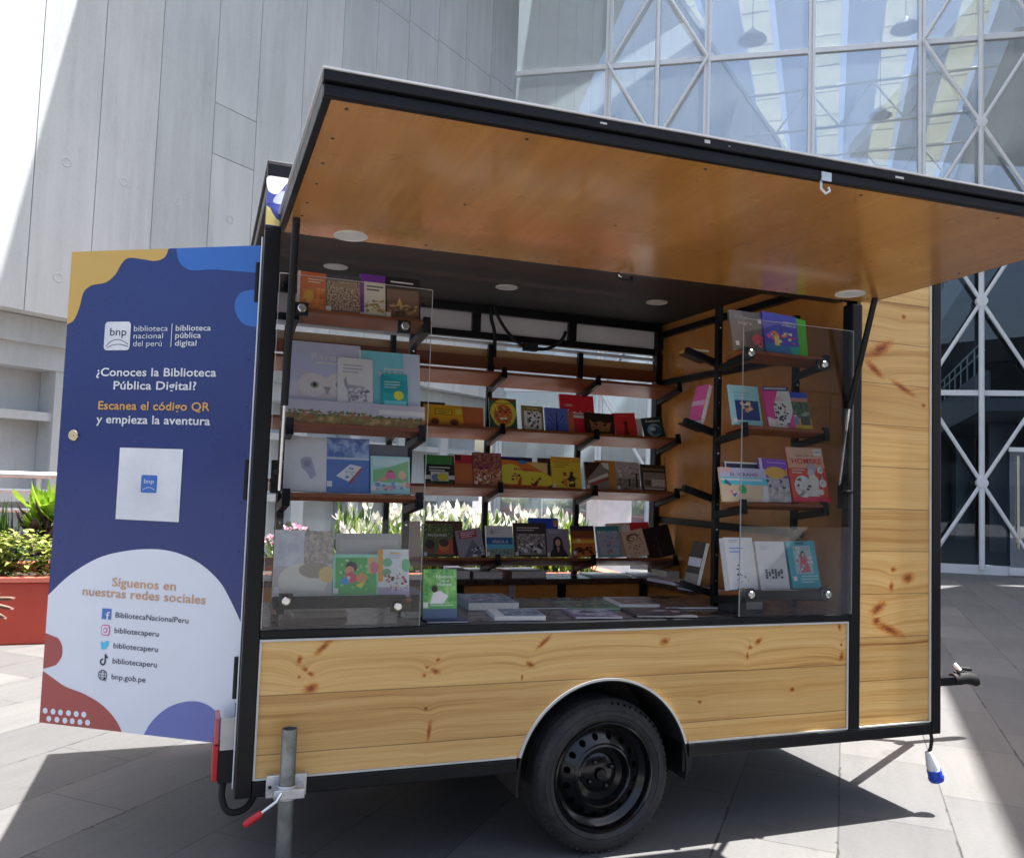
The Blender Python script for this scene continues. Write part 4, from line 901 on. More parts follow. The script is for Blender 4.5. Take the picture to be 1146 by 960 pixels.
def book(label, x, y, z, w, h, roll, base, items=(), t=.012, tilt=-14, flatz=None, edge=None, group=None):
    o_loc = Vector((x, y, z))
    mb = MB(); c = flat(base)
    L = lambda u, v, q: (u-w/2, -q, v)
    mb.box(-w/2, w/2, 0, .0018, 0, h, c); mb.box(-w/2, w/2, t-.0018, t, 0, h, c); mb.box(-w/2, -w/2+.0016, .0019, t-.0019, 0, h, flat(edge) if edge else c)
    art(mb, w, h, L, items, base)
    o = mb.build('book'); tag(o, label, 'book', group)
    p_ = MB(); p_.box(-w/2+.0017, w/2-.001, .002, t-.002, .0006, h-.001, PAGES)
    q = p_.build('page_block'); q.parent = o
    if flatz is None: o.location = o_loc; o.rotation_euler = (math.radians(tilt), math.radians(roll), 0)
    else: o.location = (x, y, flatz+t); o.rotation_euler = (-math.pi/2, 0, math.radians(roll))
    return o
G1 = 'books standing on the back wall shelves'; G2 = 'books standing in the left front display'; G3 = 'books standing in the right front display'; G4 = 'books lying on the counters'
YB = 1.42
A2, A3, A4 = 1.686, 1.372, .989
# ---- upper row of the back wall
book('dark book half hidden behind the orange bus shaped book', .975, YB+.02, A2, .16, .128, 0, '#1c1512', group=G1)
bus = book('orange book cut in the shape of a bus, leftmost of the upper back shelf', 1.040, YB, A2, .22, .114, 0, '#d9822a', [('p', [(0, .12), (1, .12), (.98, .75), (.9, .95), (.1, .95), (.02, .8)], '#e08a1e'), ('r', .28, .5, .72, .8, '#8a6a1c'), ('r', .31, .55, .69, .75, '#d8a02c'), ('l', .34, .66, .66, 2, .08, .035, '#5c4412'), ('e', .27, .16, .13, .2, '#a85a1e'), ('e', .27, .14, .09, .15, '#4a2a1c'), ('e', .76, .16, .13, .2, '#a85a1e'), ('e', .76, .14, .09, .15, '#4a2a1c'), ('r', .8, .55, .95, .82, '#f0b048')], group=G1)
book('plain terracotta book right of the orange bus book', 1.205, YB, A2, .12, .112, 0, '#a8522e', t=.02, group=G1)
book('book with a painted round mask face on green and yellow cover', 1.380, YB, A2, .16, .175, 0, '#31503a', [('r', 0, .9, 1, 1, '#5a3020'), ('e', .5, .5, .48, .46, '#d9b23a'), ('t', 'MÁSCARAS', .5, .8, .06, '#6a3418', 'CENTER', .6), ('e', .5, .46, .34, .34, '#b4552a'), ('d', .25, .2, .75, .7, 40, .035, ['#d8863a', '#7a2c1a', '#c23a22', '#e0b048', '#3a4a22'], 3), ('e', .4, .55, .05, .03, '#20140e'), ('e', .6, .55, .05, .03, '#20140e'), ('r', .36, .3, .64, .36, '#e8d8b0'), ('p', [(0, 0), (.25, 0), (0, .5)], '#28463a'), ('p', [(1, 0), (.75, 0), (1, .5)], '#28463a')], group=G1)
book('book with a black and white ink drawing framed in olive', 1.555, YB, A2, .13, .143, 0, '#6c6236', [('r', .1, .04, .9, .78, '#dcdcd6'), ('d', .12, .05, .88, .76, 70, .045, ['#15140f', '#1c1c18', '#e4e4de', '#0f0f0c'], 5), ('l', .25, .86, .75, 1, .1, .05, '#a89a60')], group=G1)
book('blue violet book with a dark branching plant on the cover', 1.700, YB, A2, .14, .140, 0, '#4a5aa6', [('r', .0, .0, 1, .35, '#3d4c96'), ('p', [(.46, .02), (.54, .02), (.52, .8), (.48, .8)], '#1d2748'), ('p', [(.5, .25), (.82, .7), (.78, .72)], '#1d2748'), ('p', [(.5, .25), (.2, .72), (.24, .74)], '#1d2748'), ('p', [(.5, .15), (.9, .5), (.86, .52)], '#22305a'), ('p', [(.5, .15), (.1, .5), (.14, .53)], '#22305a')], group=G1)
book('tall red book with white skyline lettering rising behind the back shelf upright', 1.850, YB+.035, A2, .215, .232, 0, '#c2222e', [('r', .02, .40, .98, .53, '#d8cfd0'), ('d', .06, .52, .95, .6, 30, .02, ['#e8c8c0', '#c2222e', '#f0e0d8'], 7), ('t', 'LIMA', .25, .68, .08, '#e4a09a', 'CENTER', .24), ('l', .1, .47, .9, 1, .1, .03, '#a8323a')], group=G1)
book('small plain brown book in front of the tall red one', 1.775, YB+.014, A2, .075, .12, 0, '#a35a34', t=.014, group=G1)
book('dark book with a brown animal face between upright and red book', 1.970, YB, A2+.004, .185, .122, 0, '#211814', [('p', [(.2, .1), (.8, .1), (.9, .6), (.7, .5), (.5, .62), (.3, .5), (.14, .66)], '#7c5038'), ('d', .22, .12, .82, .5, 26, .05, ['#8e6046', '#5c3826', '#a87850', '#2a1a14'], 9), ('e', .38, .42, .04, .05, '#120c0a'), ('e', .64, .42, .04, .05, '#120c0a')], group=G1)
book('red book with a small dark figure low on its cover', 2.140, YB, A2, .14, .138, -4, '#b8272a', [('p', [(.38, 0), (.62, 0), (.58, .5), (.46, .55)], '#5c1416'), ('e', .5, .55, .09, .08, '#3a1214'), ('l', .2, .86, .7, 1, .1, .04, '#d05048')], group=G1)
book('pale book half hidden behind the red book with the dark figure', 2.215, YB+.02, A2, .08, .11, 0, '#c9c6c2', group=G1)
book('black teal book with white title and round wave, end of upper back shelf', 2.330, YB, A2, .135, .124, -8, '#12262e', [('e', .5, .36, .34, .32, '#5d8ca0'), ('e', .58, .34, .25, .22, '#1a3a48'), ('e', .44, .42, .14, .1, '#8db4c2'), ('t', 'Relatos', .5, .76, .12, '#d8dcdc', 'CENTER', .7)], group=G1)
# ---- middle row
book('dark book with green band and yellow picture, leftmost of middle back shelf', 1.030, YB, A3, .165, .158, 0, '#141a16', [('r', .06, .68, .94, .98, '#2f7034'), ('l', .15, .55, .85, 2, .1, .04, '#c8ccc4'), ('r', .0, .16, 1, .3, '#d8d8d4'), ('r', .2, .1, .8, .42, '#e0dcd0'), ('e', .38, .22, .16, .12, '#5a7a9a'), ('e', .6, .24, .18, .14, '#d6c23a'), ('r', .05, 0, .95, .09, '#2c4030')], group=G1)
book('red backed book peeking out behind a small terracotta book', 1.175, YB+.028, A3, .10, .168, 0, '#a82a36', [('r', 0, .8, .35, .98, '#3a141a')], group=G1)
book('small terracotta book standing before the red backed book', 1.165, YB+.005, A3, .11, .118, 0, '#b05a34', t=.02, group=G1)
book('book with a crowd of figures under a purple and orange sky', 1.300, YB-.004, A3, .165, .184, 0, '#5a3434', [('n', .02, .5, .98, .98, speck('#7a3a24', '#c07838', 60, .38, .6, '#5a2c48')), ('n', .02, .02, .98, .5, speck('#6a3222', '#d0a878', 90, .4, .6, '#9a4a30')), ('d', .05, .5, .7, .85, 16, .06, ['#5a2848', '#48243c', '#8a3a3a'], 4), ('d', .05, .04, .95, .45, 60, .03, ['#e0c49a', '#c87a48', '#f0e0c0', '#7a2e1e', '#38201c'], 8), ('s', .03, .02)], group=G1)
book('wide yellow and orange book with two dark figures and red lettering', 1.515, YB, A3, .275, .145, 2, '#e09c26', [('r', 0, .62, 1, 1, '#d8632a'), ('e', .2, .45, .3, .4, '#eebc3a'), ('e', .7, .3, .45, .32, '#f0b830'), ('p', [(.55, .95), (1, .55), (1, 1)], '#e8a860'), ('t', 'MARIMAR', .48, .62, .11, '#b8332a', 'CENTER', .42), ('e', .45, .95, .1, .08, '#3a6a9a'), ('p', [(.34, .06), (.38, .3), (.44, .4), (.42, .05)], '#a83a24'), ('e', .38, .42, .03, .06, '#7a2a1c'), ('d', .2, .25, .34, .5, 7, .05, ['#8a2c1c', '#6a241a'], 3), ('p', [(.66, .04), (.72, .22), (.8, .34), (.76, .06)], '#5a2418'), ('d', .64, .1, .84, .4, 9, .05, ['#4a2016', '#7a3018'], 6), ('r', 0, 0, 1, .06, '#c8481e')], group=G1)
book('navy book showing only its top edge behind the wide yellow one', 1.475, YB+.03, A3, .21, .168, 0, '#1b2250', group=G1)
book('narrow dark brown book between the wide yellow book and the yellow one', 1.655, YB+.02, A3, .09, .17, 0, '#2e1c16', group=G1)
book('yellow book with dark dancing figures along the bottom', 1.770, YB-.004, A3, .18, .18, 0, '#d6a62c', [('r', 0, .82, 1, 1, '#c88a2a'), ('l', .12, .8, .6, 3, .07, .02, '#8a5c1a'), ('p', [(.36, .05), (.52, .05), (.5, .4), (.38, .42)], '#b06a20'), ('p', [(.55, .04), (.78, .04), (.74, .4), (.6, .44)], '#2c1c12'), ('e', .44, .45, .06, .06, '#6a3c1a'), ('e', .67, .48, .06, .06, '#2c1c12'), ('d', .25, .05, .85, .35, 14, .05, ['#7a4618', '#3a2414', '#e8c050'], 2), ('s', .02, .01)], group=G1)
book('book with a dark and white diagonal photograph of brushes', 1.965, YB-.004, A3, .155, .158, 0, '#2c2320', [('p', [(0, .3), (.7, 1), (1, 1), (1, 0), (0, 0)], '#6c645c'), ('p', [(.0, .35), (.62, 1), (.0, 1)], '#2a1a16'), ('p', [(.1, .3), (.9, .62), (.95, .5), (.1, .2)], '#c8b8a8'), ('p', [(.2, .2), (.9, .45), (.95, .35), (.2, .12)], '#8a3a2c'), ('p', [(.66, .98), (.98, .98), (.98, .72), (.8, .8)], '#c8c8c8'), ('s', .02, .02)], group=G1)
book('plain orange book rising behind the diagonal photograph book', 2.045, YB+.03, A3, .15, .172, 0, '#c8792a', group=G1)
book('grey book with a street photograph and two standing figures', 2.160, YB-.002, A3, .155, .168, 1, '#85807c', [('r', 0, .62, 1, 1, '#8f8c88'), ('n', 0, 0, 1, .4, speck('#4a4440', '#74706a', 50)), ('d', .1, .5, .95, .85, 26, .05, ['#a09c98', '#7a4a48', '#6c6862', '#b0aaa4'], 6), ('p', [(.5, .14), (.58, .14), (.57, .42), (.52, .42)], '#1c1814'), ('p', [(.8, .1), (.9, .1), (.88, .6), (.82, .62)], '#241c18'), ('s', .02, .01)], group=G1)
book('dark framed book with a grey building photograph, end of the middle back shelf', 2.330, YB, A3, .165, .158, 1, '#2a201c', [('r', .06, .78, .96, .86, '#5c5048'), ('r', .08, .12, .96, .7, '#6e6660'), ('n', .4, .18, .94, .45, speck('#7c7870', '#b8b4ac', 60)), ('r', .1, .05, .9, .1, '#a8a49c'), ('r', .12, .2, .38, .4, '#3a342e')], group=G1)
# ---- lower row
book('narrow cream book, leftmost of the lower back shelf', .905, YB, A4, .075, .188, 0, '#b9a68e', group=G1)
book('green and orange book with two portraits', 1.035, YB-.004, A4, .17, .175, 0, '#4a5a2a', [('n', 0, .55, 1, 1, speck('#4c5e2c', '#7c8e4c', 60, .4, .6, '#33401e')), ('t', 'MUJERES', .5, .62, .07, '#e0e0d4', 'CENTER', .62), ('e', .25, .3, .15, .2, '#6a3e28'), ('e', .25, .38, .15, .14, '#241810'), ('p', [(.4, .04), (1, .04), (.98, .5), (.6, .5)], '#b8401e'), ('e', .7, .34, .18, .2, '#c8642e'), ('e', .7, .42, .16, .12, '#3a2010'), ('r', 0, 0, 1, .08, '#30381c'), ('s', .04, .02)], group=G1)
book('brown book showing its top edge behind the portraits book', 1.08, YB+.03, A4, .21, .19, 0, '#4c2c26', group=G1)
book('grey leaning book with a red label and huddled figures', 1.225, YB-.006, A4, .145, .150, -9, '#7e7c84', [('r', .12, .68, .82, .94, '#a2303c'), ('l', .2, .87, .74, 3, .07, .03, '#e0c0c4'), ('p', [(.2, .02), (.62, .62), (.95, .02)], '#55545e'), ('d', .5, .02, .95, .3, 24, .045, ['#c8c4c8', '#2c2a30', '#4a4850', '#e0dcd8'], 3)], group=G1)
book('white book with a blue band reading FÍSICA above a landscape', 1.385, YB-.002, A4, .155, .170, 0, '#c9ccd0', [('r', 0, .36, 1, .62, '#1d4c86'), ('t', 'FÍSICA II', .52, .44, .085, '#d8e4ee', 'CENTER', .56), ('r', 0, .0, 1, .36, '#6a8a6a'), ('n', 0, 0, 1, .24, speck('#3e4e30', '#8a9468', 60, .4, .6, '#5c7a78')), ('r', 0, .26, 1, .4, '#4aa0c8'), ('e', .22, .8, .08, .09, '#8a929a'), ('l', .34, .85, .6, 2, .08, .03, '#9aa2aa'), ('s', .01, .03)], group=G1)
book('dark book with a black and white group photograph', 1.565, YB-.004, A4, .195, .188, 0, '#2a2320', [('l', .1, .84, .78, 2, .07, .03, '#b0a498'), ('n', .08, .06, .95, .68, speck('#3c3834', '#a09c94', 70, .4, .62)), ('d', .1, .1, .92, .38, 30, .06, ['#c8c4bc', '#6a6660', '#2a2622', '#e4e0d8'], 2), ('s', .03, .03)], group=G1)
book('bright blue book rising behind the group photograph book', 1.665, YB+.032, A4, .18, .216, 0, '#1d3fae', [('r', .82, .78, .98, .95, '#a87a60')], group=G1)
book('grey mauve book with a portrait of a long haired woman', 1.730, YB-.002, A4, .142, .158, 0, '#76707c', [('l', .15, .9, .7, 2, .06, .025, '#a8a4ae'), ('e', .5, .52, .2, .2, '#1a1414'), ('p', [(.28, .1), (.3, .55), (.7, .55), (.76, .1)], '#1a1414'), ('e', .5, .5, .11, .13, '#b8836a'), ('p', [(.1, 0), (.22, .24), (.42, .32), (.58, .32), (.8, .24), (.92, 0)], '#201a1c'), ('p', [(.43, .34), (.57, .34), (.5, .14)], '#b07a62'), ('s', .02, .02)], group=G1)
book('book with an orange sunset over dark silhouettes', 1.890, YB-.002, A4, .145, .177, -1, '#1c1820', [('r', .02, .02, .98, .84, '#b8581e'), ('r', .02, .6, .98, .84, '#6a3218'), ('r', .02, .44, .98, .54, '#e89a30'), ('e', .3, .52, .1, .06, '#f8d870'), ('d', .08, .1, .92, .3, 34, .045, ['#241410', '#38180e', '#1c1210'], 5), ('s', .03, .08)], group=G1)
book('teal and pink painted book with a white title, beside the sunset book', 2.050, YB-.002, A4, .145, .177, -2, '#5d8a98', [('r', 0, .8, 1, 1, '#2f6e74'), ('t', 'MARUCHA', .5, .76, .1, '#dce8e4', 'CENTER', .9), ('n', .04, .3, .96, .74, speck('#5c7ea0', '#b07a86', 30, .4, .6, '#8aa0aa')), ('d', .1, .3, .8, .7, 14, .07, ['#8a6a80', '#b88a84', '#4a7a98'], 4), ('r', .08, .06, .92, .3, '#8e9a9e'), ('d', .4, .06, .6, .24, 8, .05, ['#5a5048', '#7c6a58'], 2)], group=G1)
book('tan leaning book with dark ink drawings', 2.230, YB-.008, A4, .14, .158, -12, '#d2a484', [('e', .45, .74, .28, .14, '#5a3424'), ('e', .48, .72, .2, .1, '#d2a484'), ('d', .2, .1, .85, .9, 40, .03, ['#3a221a', '#4e2e22', '#8a5a42'], 3), ('s', .04, .02)], group=G1)
book('beige book with a red corner rising behind the tan leaning book', 2.205, YB+.03, A4, .28, .198, -3, '#b0a296', [('r', .55, .72, 1, 1, '#b8262c'), ('e', .45, .8, .1, .14, '#d8cfc0')], group=G1)
book('black leaning book with a faint plum plant, end of the lower back shelf', 2.390, YB-.004, A4, .18, .182, -11, '#140d12', [('p', [(.44, .05), (.5, .05), (.49, .7), (.46, .7)], '#3c2230'), ('d', .3, .2, .66, .66, 16, .04, ['#3a2030', '#2a1822'], 4)], group=G1)
# ---- left front display
F = .068
book('orange brown book with a pale title, leftmost in the top left display', .172, F, 1.966, .100, .148, 1, '#b4532c', [('n', .1, .04, .96, .6, speck('#a2492a', '#c8763c', 30)), ('l', .35, .8, .9, 2, .07, .025, '#e8c0a4'), ('e', .4, .36, .16, .16, '#c98a3c'), ('r', 0, .0, .08, 1, '#d8b8c0')], group=G2)
book('brown book covered with a carved maze pattern', .283, F, 1.966, .125, .148, 0, '#5a5048', [('n', .04, .08, .96, .84, speck('#4a3c30', '#a89078', 150, .46, .54)), ('r', .25, .68, .85, .8, '#7a6450'), ('r', 0, .9, 1, 1, '#3c3c42'), ('s', .01, .02)], group=G2)
book('purple and cream book with a plant drawing in the top left display', .388, F, 1.966, .090, .165, 0, '#5d2c86', [('r', .15, .0, 1, .82, '#cfc8b4'), ('l', .24, .7, .92, 2, .08, .035, '#3a3a3a'), ('d', .2, .12, .95, .42, 34, .035, ['#8a9a4a', '#b8a050', '#a06a50', '#6a7a3a'], 6), ('r', 0, 0, 1, .08, '#a0b8a8')], group=G2)
book('black titled book with a dim brown picture, rightmost in the top left display', .498, F, 1.968, .130, .165, 0, '#18161a', [('l', .15, .86, .8, 1, .1, .035, '#d0ccc8'), ('r', .05, .02, .95, .7, '#5a4636'), ('d', .1, .05, .9, .35, 26, .05, ['#7a6248', '#3c3026', '#a08a64'], 3), ('p', [(.3, .3), (.4, .5), (.5, .3)], '#b89058'), ('s', .01, .01)], group=G2)
book('large lilac picture book with an owl face and the title Raro', .232, F+.012, 1.578, .26, .30, 0, '#a3a6c4', [('r', 0, .28, 1, .5, '#b8b4c8'), ('p', [(.15, .3), (.2, .66), (.38, .56), (.62, .56), (.85, .68), (.92, .3)], '#b4a8ac'), ('e', .36, .46, .2, .15, '#c8bcb8'), ('e', .72, .48, .2, .15, '#c8bcb8'), ('e', .38, .46, .10, .065, '#e4e0dc'), ('e', .72, .48, .10, .065, '#e4e0dc'), ('e', .38, .46, .06, .05, '#8a8a78'), ('e', .72, .48, .06, .05, '#8a8a78'), ('e', .38, .46, .03, .03, '#2a2830'), ('e', .72, .48, .03, .03, '#2a2830'), ('p', [(.5, .44), (.6, .44), (.55, .34)], '#8a8088'), ('t', 'Raro', .5, .78, .08, '#e0e0e8', 'CENTER', .34), ('l', .4, .73, .8, 1, .1, .02, '#d4d4e0')], t=.014, group=G2)
book('large turquoise book behind the llama book and the yellow sealed one', .470, F+.010, 1.578, .225, .285, 0, '#62b2c6', [('r', 0, 0, .03, 1, '#e0ecee'), ('l', .4, .76, .8, 1, .1, .018, '#d4ecf0'), ('t', 'MÁTICA', .62, .66, .075, '#e4f2f4', 'CENTER', .62), ('r', .72, 0, 1, 1, '#9fb0d0')], t=.016, group=G2)
book('small teal book with a yellow round seal in front of the turquoise one', .487, F-.008, 1.572, .095, .205, -1, '#1f9098', [('p', [(0, .98), (1, .86), (1, .6), (0, .66)], '#17828a'), ('r', .08, .04, .92, .5, '#5cbcd0'), ('e', .64, .6, .2, .085, '#e8c437'), ('l', .1, .84, .7, 3, .05, .016, '#a8dce0')], t=.008, group=G2)
book('white book with a grey llama drawing', .342, F-.006, 1.572, .125, .255, 0, '#dfe0ec', [('l', .14, .88, .72, 3, .05, .016, '#8a8c98'), ('p', [(.16, .66), (.22, .72), (.25, .66), (.30, .6), (.75, .58), (.92, .50), (.9, .53), (.80, .56), (.84, .36), (.8, .36), (.74, .48), (.40, .46), (.36, .34), (.3, .34), (.28, .5), (.2, .58)], '#8a8690'), ('d', .3, .36, .78, .56, 26, .03, ['#a8a4ae', '#75707c', '#c4c2cc'], 3)], t=.008, group=G2)
book('low wide strip painted as a reflected savanna landscape before the owl book', .345, F-.022, 1.572, .49, .085, 0, '#a9a4b4', [('r', 0, 0, 1, .42, '#8a5a3a'), ('n', 0, .0, 1, .36, speck('#7a4a2a', '#a8824a', 30, .4, .6, '#66602e')), ('d', .02, .34, .6, .56, 110, .06, ['#4e5632', '#3e4a2c', '#66623a', '#8a4a34', '#7a6a3a'], 4), ('d', .6, .34, .98, .46, 60, .05, ['#56603a', '#3e4a2c'], 9), ('r', .66, .55, 1, .75, '#d8d8d8')], t=.012, group=G2)  # strip added for a landscape mirrored in the acrylic, painted as a cover
book('white book with a grey dog head', .182, F, 1.337, .148, .198, 1, '#dcdce4', [('e', .52, .4, .36, .26, '#c8c8d4'), ('p', [(.36, .56), (.44, .62), (.6, .62), (.66, .5), (.74, .3), (.62, .22), (.5, .36), (.4, .42)], '#8c8c9c'), ('e', .52, .5, .08, .06, '#75758a'), ('s', .02, .02)], group=G2)
book('blue wrapped book showing a white boxed volume on its cover', .328, F, 1.337, .150, .198, 0, '#46609e', [('n', 0, .62, 1, .98, speck('#3f5896', '#8ea4d2', 20, .44, .6)), ('p', [(.22, .3), (.55, .52), (.82, .48), (.52, .2)], '#d4e4ec'), ('p', [(.52, .2), (.82, .48), (.82, .42), (.54, .14)], '#8a3f3c'), ('d', .4, .28, .66, .46, 10, .03, ['#7a9ab0', '#5a7a98'], 3), ('r', 0, .6, 1, .64, '#aab8dc'), ('s', .01, .1)], group=G2)
book('book with children sitting in a green field in the left display', .480, F, 1.337, .142, .138, 0, '#8cc8c2', [('r', .06, .72, .96, .94, '#a8d8e0'), ('p', [(.06, .3), (.06, .62), (.5, .72), (.96, .9), (.96, .3)], '#6aa068'), ('d', .1, .1, .95, .4, 26, .06, ['#c87a6a', '#d88a94', '#6a7ab0', '#e0b090', '#5a8a5a'], 4), ('e', .5, .54, .09, .09, '#7a4a3a'), ('e', .5, .48, .14, .1, '#c85a80'), ('e', .8, .5, .1, .12, '#d89a7a'), ('s', .0, .06)], group=G2)
book('dark grey book behind the children field book', .475, F+.026, 1.337, .15, .182, 0, '#55565c', group=G2)
book('large faded beige photograph book at the bottom left', .190, F, .977, .200, .230, 1, '#a8a49c', [('n', .45, .5, 1, 1, speck('#7c756c', '#b8a898', 60, .42, .6)), ('n', 0, .45, .5, 1, speck('#a8aab4', '#ccced4', 16)), ('e', .5, .24, .42, .26, '#cfc8b4'), ('e', .7, .4, .28, .12, '#8a7f70'), ('e', .9, .34, .14, .12, '#d0a860'), ('r', 0, .0, 1, .1, '#b8b0a0'), ('s', .02, .06)], t=.016, group=G2)
book('green picture book of children playing, beside the llamas book', .372, F-.006, .975, .160, .150, 0, '#7cc8a4', [('r', .05, .06, .95, .92, '#3f9a4a'), ('r', .75, .55, .95, .92, '#e09a60'), ('e', .4, .7, .13, .13, '#2a1c18'), ('e', .36, .62, .1, .1, '#c8805c'), ('p', [(.2, .5), (.42, .6), (.56, .4), (.34, .3)], '#d8405a'), ('p', [(.14, .28), (.36, .32), (.36, .46), (.2, .46)], '#2f7ad0'), ('e', .62, .44, .12, .12, '#c87a48'), ('p', [(.46, .28), (.7, .36), (.62, .2)], '#e8c83a'), ('e', .9, .68, .09, .14, '#c05a70'), ('d', .1, .08, .9, .9, 26, .035, ['#5ab868', '#2f7a3a', '#88d070', '#c8e0a0'], 5), ('s', .0, .08)], group=G2)
book('book with many small llamas and an orange spine strip', .506, F-.006, .975, .112, .168, 0, '#c4dde0', [('r', 0, .3, .16, 1, '#d8842e'), ('e', .3, .72, .16, .09, '#5a9a6a'), ('e', .9, .66, .14, .14, '#5a9a6a'), ('e', .28, .5, .15, .09, '#5a8a60'), ('r', .0, .0, 1, .2, '#9a8aa8'), ('d', .2, .12, .95, .48, 60, .03, ['#e8e4e0', '#7a4a40', '#c8b8b0', '#a83a3a', '#3a2a2a'], 4), ('l', .34, .86, .8, 2, .05, .015, '#8aa0a8'), ('r', .4, .9, .7, .93, '#d8a040'), ('s', .0, .2)], group=G2)
book('wide grey book standing behind the green picture book', .425, F+.026, .975, .235, .222, 0, '#8a8a86', [('r', .05, .5, .95, .9, '#96968f')], group=G2)
# ---- right front display
book('dim grey book with a red figure, leftmost in the top right display', 1.998, F+.004, 1.985, .165, .182, 0, '#55504c', [('r', 0, .0, .4, 1, '#6a6460'), ('t', 'El libro', .16, .8, .09, '#8a8682', 'LEFT', .4), ('t', 'negro', .24, .66, .09, '#9a9692', 'LEFT', .42), ('e', .78, .3, .17, .13, '#b0404a'), ('d', .66, .1, .92, .3, 10, .04, ['#8a2c36', '#c8505a', '#3a3230'], 2), ('s', .08, .1), ('s', .86, .72)], group=G3)
book('deep blue book with bright dancing figures and a green corner', 2.160, F-.006, 1.985, .180, .186, 3, '#3a3f9e', [('r', 0, 0, 1, .2, '#2a5a8a'), ('p', [(.8, 0), (1, 0), (1, .22), (.7, .2)], '#1f8a72'), ('t', 'CUENTOS DE', .96, .78, .05, '#e8e4ec', 'RIGHT', .36), ('t', 'ANIMALES', .96, .71, .05, '#e8e4ec', 'RIGHT', .42), ('d', .1, .28, .9, .52, 26, .05, ['#d0508a', '#e8c87a', '#c83a4a', '#d8d4e0', '#e07a3a', '#8a4ab0'], 5), ('r', .28, .18, .42, .42, '#c8b458')], group=G3)
book('bright green book behind the deep blue one in the right display', 2.225, F+.018, 1.985, .175, .188, 6, '#3f9a1e', group=G3)
book('light blue book with an orange flower on a dark square', 1.992, F, 1.668, .148, .176, 0, '#7fbcd8', [('r', .14, .12, .94, .62, '#1a2c62'), ('d', .3, .3, .74, .56, 12, .06, ['#e8a070', '#d87a50', '#f0c8a0'], 3), ('l', .14, .8, .7, 3, .08, .02, '#5a94b4'), ('s', .02, .04)], group=G3)
book('pink and white book covered with black lettering scraps', 2.165, F-.004, 1.664, .138, .187, -3, '#d8357c', [('p', [(.32, 0), (1, .0), (1, .9), (.55, .9), (.3, .5)], '#dcd4dc'), ('p', [(0, .0), (.3, 0), (.3, .2), (0, .28)], '#e0dce0'), ('p', [(.7, 0), (1, 0), (1, .4)], '#d8357c'), ('r', 0, .9, 1, 1, '#34346a'), ('l', .06, .94, .9, 1, .1, .03, '#d8d8e8'), ('d', .32, .05, .78, .6, 46, .035, ['#1c181c', '#2a2228', '#e4dce4'], 3), ('e', .55, .7, .14, .07, '#c8a4b4')], group=G3)
book('blue and yellow landscape photograph book, rightmost of its tier', 2.272, F+.006, 1.664, .118, .172, -2, '#2f4a30', [('r', 0, .84, 1, 1, '#2a3cae'), ('r', 0, .74, 1, .84, '#b07060'), ('n', 0, .34, 1, .74, speck('#26382a', '#52664a', 40)), ('r', 0, 0, 1, .3, '#c8a02a'), ('r', .05, .12, .45, .34, '#6a7a9a'), ('r', .52, .12, .95, .34, '#3c3a36'), ('d', 0, .34, 1, .46, 14, .04, ['#c8c8c0', '#7a8a80'], 2)], group=G3)
book('wide beach scene book with a small green parasol', 1.985, F-.006, 1.346, .230, .145, 0, '#e8a987', [('r', 0, .72, 1, 1, '#a8a6d0'), ('r', 0, .5, 1, .72, '#4ab4d0'), ('r', 0, .62, .9, .68, '#e0d4c8'), ('t', 'EL VERANO', .52, .76, .1, '#5a4a6a', 'CENTER', .6), ('p', [(.82, 0), (1, 0), (1, .5), (.9, .45)], '#c8cce0'), ('e', .45, .36, .08, .13, '#2f8a4a'), ('p', [(.06, .55), (.1, .65), (.22, .5), (.18, .45)], '#2f5a6a'), ('e', .26, .22, .08, .08, '#e4dce0'), ('d', .18, .14, .32, .3, 8, .045, ['#c83a4a', '#2a3a7a', '#e8e4e4'], 3), ('r', 0, .86, .25, 1, '#d89a9a')], group=G3)
book('navy book with a white edge behind the beach scene book', 2.000, F+.018, 1.346, .168, .172, 0, '#1c2238', [('r', 0, .96, 1, 1, '#d8d8d8'), ('r', 0, 0, .04, 1, '#d8d8d8')], group=G3)
book('purple book with an orange blimp over a grey town', 2.145, F-.002, 1.348, .145, .190, 1, '#6a3aa0', [('r', .1, 0, 1, .56, '#9a929a'), ('e', .55, .68, .38, .14, '#d0923c'), ('p', [(.85, .7), (.98, .82), (.96, .6)], '#c07a30'), ('l', .3, .9, .95, 1, .1, .03, '#a070d0'), ('n', .12, .0, .98, .34, speck('#8a8484', '#b8b0ac', 40)), ('d', .1, .2, .95, .5, 14, .05, ['#3a3840', '#7a7478', '#b0a8a4'], 3), ('r', 0, 0, .1, 1, '#c8c0d0')], group=G3)
